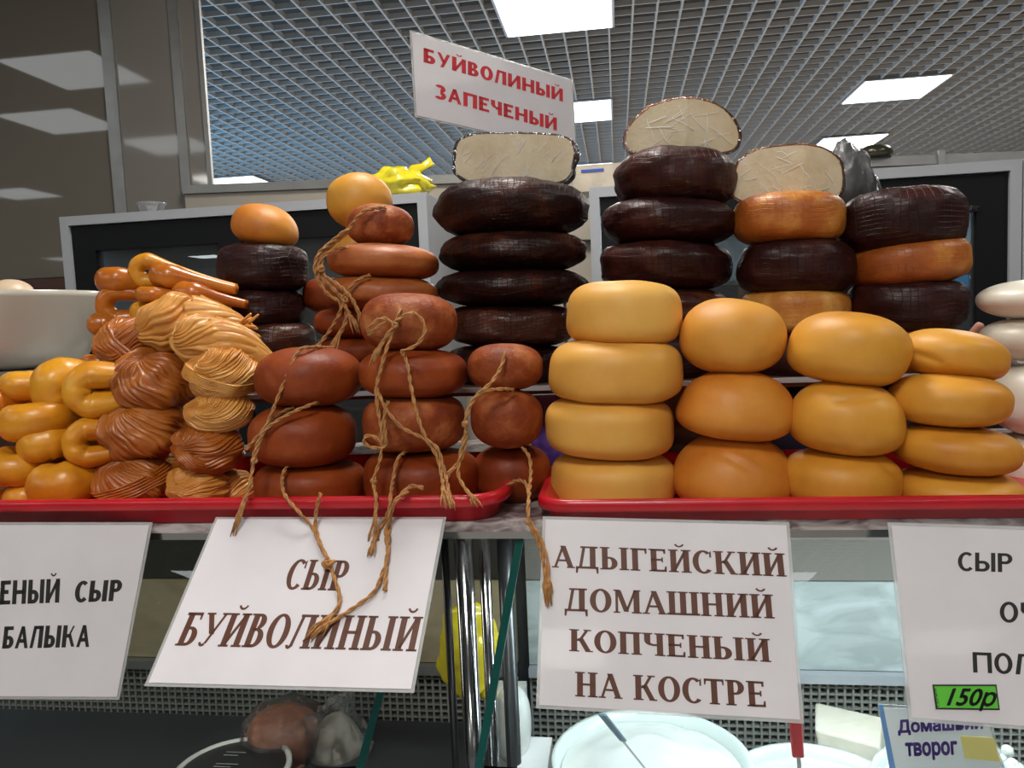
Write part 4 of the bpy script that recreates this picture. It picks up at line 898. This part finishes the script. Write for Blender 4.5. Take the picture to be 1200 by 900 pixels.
MB().tube([c0+V((.04, -.02, .075)), c0+V((.065, -.03, .06)), c0+V((.10, -.03, .03))], [.012, .02, .012], 10, flat=.5).obj('tied_handle', YBAG, yb, True)
tag(yb, 'crumpled yellow plastic bag on top of the left cooler', 'bag')
# cream package with a blue stripe on the right cooler
a = PY(700, 206, 2.32); zt_ = 1.778
pk = MB().box((a.x-.07, 2.27, zt_), (a.x+.11, 2.40, zt_+.075)).obj('wrapped_package', plain('package_cream', (.55, .48, .38), .35, coat=.5, noise_amt=.15, nscale=25, bump=.5, bscale=40))
MB().box((a.x-.045, 2.268, zt_+.054), (a.x+.02, 2.27, zt_+.062)).obj('blue_stripe', plain('blue_print', (.04, .10, .45), .4), pk)
tag(pk, 'cream package with blue stripe on the right cooler, between two dark stacks', 'package')
# dark bag in clear film behind the cut cheese of the fourth stack
c = PY(992, 232, 1.40); vs = []
for i in range(21):
    th = -pi/2+pi*i/20
    for k in range(32):
        al = 2*pi*k/32; d = V((cos(th)*cos(al), cos(th)*sin(al), sin(th))); r_ = 1+.18*noise.noise(d*2.3)+.08*noise.noise(d*8)
        vs.append(c+V((d.x*.052*r_*(1-.25*d.z), d.y*.05*r_, d.z*.085*r_)))
dg = obj('film_wrapped_bundle', vs, [(i*32+k, i*32+(k+1) % 32, (i+1)*32+(k+1) % 32, (i+1)*32+k) for i in range(20) for k in range(32)], plain('dark_wrap', (.03, .03, .035), .5), smooth=True)
obj('plastic_film', [c+(p-c)*(1.07+.08*noise.noise((p-c)*50)) for p in vs], [(i*32+k, i*32+(k+1) % 32, (i+1)*32+(k+1) % 32, (i+1)*32+k) for i in range(20) for k in range(32)], FILMB, dg, True)
tag(dg, 'dark bundle in clear film behind the cut cheese next to the rightmost dark stack', 'package')
bx_ = box('storage_box', (c.x-.05, 1.36, ZS), (c.x+.06, 1.44, c.z-.08), DGR); tag(bx_, 'dark box hidden behind the rightmost dark stacks, under the film-wrapped bundle', 'box')
# round dark dome device on the rail
c = PY(1030, 178, YW-.01)
dv = MB().lathe((c.x, YW+.03, 1.892), [(.05, 0), (.055, .02), (.05, .034), (.03, .044), (.01, .047)], 28).obj('dome_device', plain('dark_metal_dome', (.08, .075, .05), .25, .6), smooth=True)
tag(dv, 'small dark round dome on the rail above the right cooler', 'device')
# things on the counter behind the trays, seen through gaps
c = PY(812, 515, 1.2); 
ct = empty('clear_container', (c.x, 1.235, CT)); MB().box((c.x-.07, 1.19, CT), (c.x+.05, 1.28, c.z+.02)).obj('container_body', FILMB, ct)
MB().box((c.x-.04, 1.20, CT+.01), (c.x+.03, 1.26, c.z-.006)).obj('dark_contents', DGR, ct); tag(ct, 'clear plastic container with dark contents behind the second yellow stack', 'container')
c = PY(960, 540, 1.2); cr_ = MB().box((c.x-.10, 1.185, CT), (c.x+.17, 1.29, CT+.11)).obj('crate', NAVY); tag(cr_, 'dark navy crate in the gaps behind the third yellow stack', 'crate')
c = PY(640, 478, 1.15); pz = MB().box((c.x-.03, 1.19, CT), (c.x+.02, 1.22, CT+.115)).obj('snack_pack', PUR); tag(pz, 'purple printed pack seen between the right tied stack and yellow stack', 'package')
c = PY(760, 500, 1.2); pz = MB().box((c.x-.05, 1.295, CT), (c.x+.18, 1.298, CT+.12)).obj('cardboard_sheet', plain('grey_card', (.30, .27, .20), .6)); tag(pz, 'grey-beige card standing behind the yellow stacks under the raised shelf', 'card')
c = PY(1168, 440, 1.18); pf = blob(1158, 442, 60, 40, 1.24, plain('crumpled_film', (.55, .55, .56), .25, coat=.5, bump=1, bscale=60), name='crumpled_film', nz=.2, fq=50); tag(pf, 'crumpled clear film between the rightmost yellow stack and white cheeses', 'film')
# ---------------------------------------------------------------- left display case contents
lb = lab(blob(333, 905, 90, 70, 1.08, TAN, n=2.4, name='wrapped_cheese'), 'lower wrapped brown cheese in the left case, below the frame edge', 'cheese')
b1_ = lab(blob(333, 861, 84, 62, 1.09, TAN, n=2.3, name='wrapped_cheese'), 'brown cheese wrapped in clear film inside the left case', 'cheese')
blob(333, 861, 98, 76, 1.09, FILMB, n=2.3, name='plastic_film', parent=b1_, nz=.035, fq=60)
b2_ = lab(blob(395, 885, 70, 100, 1.10, plain('pale_bag_content', (.42, .36, .30), .4), n=2.2, name='bagged_cheese', taper=-.3), 'pale bagged cheese in a knotted clear bag inside the left case', 'cheese')
blob(395, 878, 82, 116, 1.10, FILMB, n=2.2, name='plastic_bag', parent=b2_, nz=.16, fq=45, taper=-.35)
c = PY(272, 905, .98); s = dep(c)/900; r_ = 68*s; h0 = .762
tb = MB().lathe((c.x, .98, h0), [(r_*.8, 0), (r_*.95, c.z-h0-.004), (r_*1.0, c.z-h0), (r_*1.0, c.z-h0+.006), (r_*.93, c.z-h0+.008), (r_*.92, c.z-h0+.003)], 48).obj('plastic_tub', WPL, smooth=True)
MB().lathe((c.x, .98, c.z+.0035), [(r_*.90, 0), (r_*.90, .0008)], 48).obj('lid_label', LID, tb)
zl = c.z+.0052
for k in range(9): MB().box((c.x-.033+k*.0028, .945, zl), (c.x-.033+k*.0028+.0012, .957, zl+.0003)).obj('barcode_bar', WPL, tb)
for k, (w_, yy) in enumerate(((.03, 1.02), (.022, 1.012), (.034, .99), (.026, .983))): MB().box((c.x-.03, yy, zl), (c.x-.03+w_, yy+.002, zl+.0003)).obj('print_line', plain('grey_print', (.3, .3, .3), .5), tb)
tag(tb, 'white plastic tub with a black printed lid inside the left case', 'tub')
# ---------------------------------------------------------------- right display case contents
def basin(px, Y, r, zr, label, mat=BOWLM, fill=MILK, fz=.02):
    x_ = PY(px, 870, Y).x; h = zr-.701
    o = MB().lathe((x_, Y, .701), [(r*.7, 0), (r*.82, .01), (r*.97, h*.9), (r*1.03, h), (r*1.03, h+.003), (r*.98, h+.002), (r*.93, h*.9), (r*.7, .02)], 56).obj('basin', mat, smooth=True)
    if fill:
        vs = []; N = 24
        for i in range(N+1):
            for k in range(48):
                a = 2*pi*k/48; q = V((r*.93*i/N*cos(a), r*.93*i/N*sin(a), 0)); q.z = h-.012+fz*(1-(i/N)**2)+.004*noise.noise(q*30); vs.append(V((x_, Y, .701))+q)
        obj('curd_surface', vs, [(i*48+k, i*48+(k+1) % 48, (i+1)*48+(k+1) % 48, (i+1)*48+k) for i in range(N) for k in range(48)], fill, o, True)
    return tag(o, label, 'basin', 'pale basins in the right display case'), x_, V((x_, Y, .701+h))
_, xb1, tb1 = basin(762, .965, .125, .842, 'pale basin with smooth white curd below the four-line sign')
_, xb2, tb2 = basin(958, .94, .105, .822, 'pale green basin behind the red-handled knife')
_, xb3, tb3 = basin(1130, .95, .10, .83, 'pale basin with crumbly curd under the small purple-lettered sign')
# curd crumbs
cmb = MB()
for k in range(130):
    q = V((tb3.x+random.uniform(-.07, .08), tb3.y+random.uniform(-.05, .07), tb3.z+.004+random.uniform(0, .012))); r_ = random.uniform(.004, .009)
    cmb.lathe(q, [(r_*.2, -r_), (r_, -r_*.2), (r_*.8, r_*.6), (r_*.1, r_)], 6)
o = cmb.obj('curd_crumbs', MILK, smooth=True); o['kind'] = 'stuff'; tag(o, 'crumbly white curd heaped under the small purple-lettered sign', 'curd')
dk = lab(blob(600, 848, 46, 88, 1.02, MILK, n=2.2, name='white_cheese', dpt=60), 'tall pale round cheese seen through the edge of the right front glass', 'cheese')
st_ = box('white_block', (PY(622, 850, .98).x-.02, .93, .701), (PY(640, 850, .98).x, 1.05, .82), plain('white_box', (.85, .85, .86), .3)); tag(st_, 'bright white box beside the first basin, left of the four-line sign corner', 'box')
# feta-like wedge
c = PY(992, 850, 1.14); q = [V((c.x-.05, 1.09, c.z-.02)), V((c.x+.03, 1.06, c.z-.025)), V((c.x+.055, 1.13, c.z-.02)), V((c.x-.03, 1.17, c.z-.02))]
ch_ = MB().prism(q, V((-.005, .01, .035))).obj('cheese_block', WHT); m_ = ch_.modifiers.new('b', 'BEVEL'); m_.width = .004; m_.segments = 2
lab(ch_, 'angular block of white cheese behind the green basin', 'cheese')
pz = box('cheese_plinth', (c.x-.04, 1.08, .701), (c.x+.04, 1.16, c.z-.022), WHT); lab(pz, 'white cheese slab underneath the angular block', 'cheese')
# knives
def knife(px0, px1, Y, mat, label, wv):
    a = PY(*px0, Y); b = PY(*px1, Y+.01); d = (b-a).normalized(); sd = V((1, 0, 0))*wv
    o = MB().prism([a-sd, a+sd, b+sd*.85, b-sd*.85], V((0, .006, 0))).obj('knife', mat)
    o.modifiers.new('b', 'BEVEL').width = .0015
    MB().prism([b-sd*.3, b+sd*.3, b+d*.09+sd*.15, b+d*.09-sd*.3], V((0, .0012, 0))).obj('blade', CHR, o)
    return tag(o, label, 'knife')
knife((932, 838), (936, 889), .865, RHAN, 'red-handled knife standing at the lower corner of the four-line sign', .0075)
knife((705, 838), (731, 870), .90, BHAN, 'grey-blue handled knife stuck in the curd of the first basin', .005)
# small purple-lettered sign
q4 = [(1029, 825), (1158, 832), (1178, 905), (1043, 905)]; pS = PY(1100, 860, .93); nS = V((0, -1, .12)).normalized()
cs = [PN(*p, pS, nS) for p in q4]
sS = sheet('small_sign', cs, nS, 'small white card with purple letters standing in the curd basin', PAPERW)
bl_ = patch('blue_edge', [(1029, 825), (1034, 825), (1050, 905), (1043, 905)], pS, nS, plain('blue_edge', (.15, .30, .60), .4), sS)
font_word('Домашний', pS, nS, [(1052, 861), (1152, 856), (1051, 844)], INKP, sS, .05, cap='Д')
font_word('творог', pS, nS, [(1061, 885), (1122, 883), (1060, 871)], INKP, sS, .05, cap='т')
ys = patch('price_sticker', [(1125, 862), (1164, 864), (1172, 892), (1130, 888)], pS, nS, YST, sS); ys['label'] = 'yellow blank price sticker'
# yellow bag seen between the posts
c = PY(572, 755, 1.09); yb2 = blob(552, 762, 74, 112, 1.09, YBAG, n=2.2, name='plastic_bag', nz=.12, fq=30, dpt=50); tag(yb2, 'yellow plastic bag glimpsed between the chrome posts', 'bag')
bx2 = box('storage_box', (c.x+.005, 1.06, .701), (c.x+.05, 1.13, PY(572, 812, 1.09).z), WPL); tag(bx2, 'white box under the yellow bag between the posts', 'box')
# ---------------------------------------------------------------- seller's hand (finger shows beside the white cheeses)
def P3(x_, y_, Y): return PY(x_, y_, Y)
nodes = []; edges = []; rad = []
def nd(p, r, par=None):
    nodes.append(p); rad.append(r)
    if par is not None: edges.append((par, len(nodes)-1))
    return len(nodes)-1
YH_ = 1.42
pm = nd(P3(1128, 432, YH_), .026)
wr = nd(P3(1120, 470, YH_+.03), .024, pm); el = nd(P3(1112, 560, YH_+.12), .036, wr)
kn = nd(P3(1126, 415, YH_-.005), .022, pm)
for (dx, pts, rr) in ((0, [(1131, 405, 0), (1142, 390, -.01), (1151, 378, -.015)], (.0095, .009, .0075)), (1, [(1120, 404, .015), (1122, 396, .02), (1114, 402, -.01)], (.009, .0085, .0075)), (2, [(1114, 408, .02), (1108, 402, .01), (1106, 412, -.01)], (.009, .0085, .0075)), (3, [(1106, 414, .02), (1100, 410, .01), (1100, 420, -.01)], (.008, .0075, .007))):
    pr_ = kn
    for (a, b, c_), r_ in zip(pts, rr): pr_ = nd(P3(a, b, YH_+c_), r_, pr_)
tp = pm
for (a, b, c_), r_ in zip([(1140, 432, -.01), (1150, 420, -.02), (1154, 410, -.02)], (.012, .0095, .008)): tp = nd(P3(a, b, YH_+c_), r_, tp)
base = nodes[el]; me = bpy.data.meshes.new('person'); me.from_pydata([p-base for p in nodes], edges, []); ho = bpy.data.objects.new('person', me); COL.objects.link(ho); ho.location = base
md = ho.modifiers.new('skin', 'SKIN')
sv = me.skin_vertices[0].data if me.skin_vertices else None
if sv is None:
    bpy.context.view_layer.update()
bm = bmesh.new(); bm.from_mesh(me); lay = bm.verts.layers.skin.verify()
for i, v__ in enumerate(bm.verts): v__[lay].radius = (rad[i], rad[i]); v__[lay].use_root = (i == el)
bm.to_mesh(me); bm.free()
sb = ho.modifiers.new('sub', 'SUBSURF'); sb.levels = 2; sb.render_levels = 2; me.materials.append(SKIN)
tag(ho, "person's hand and forearm behind the stall, one fingertip showing beside the white cheeses", 'person')
for o in bpy.data.objects:
    if '_o' in o: del o['_o']
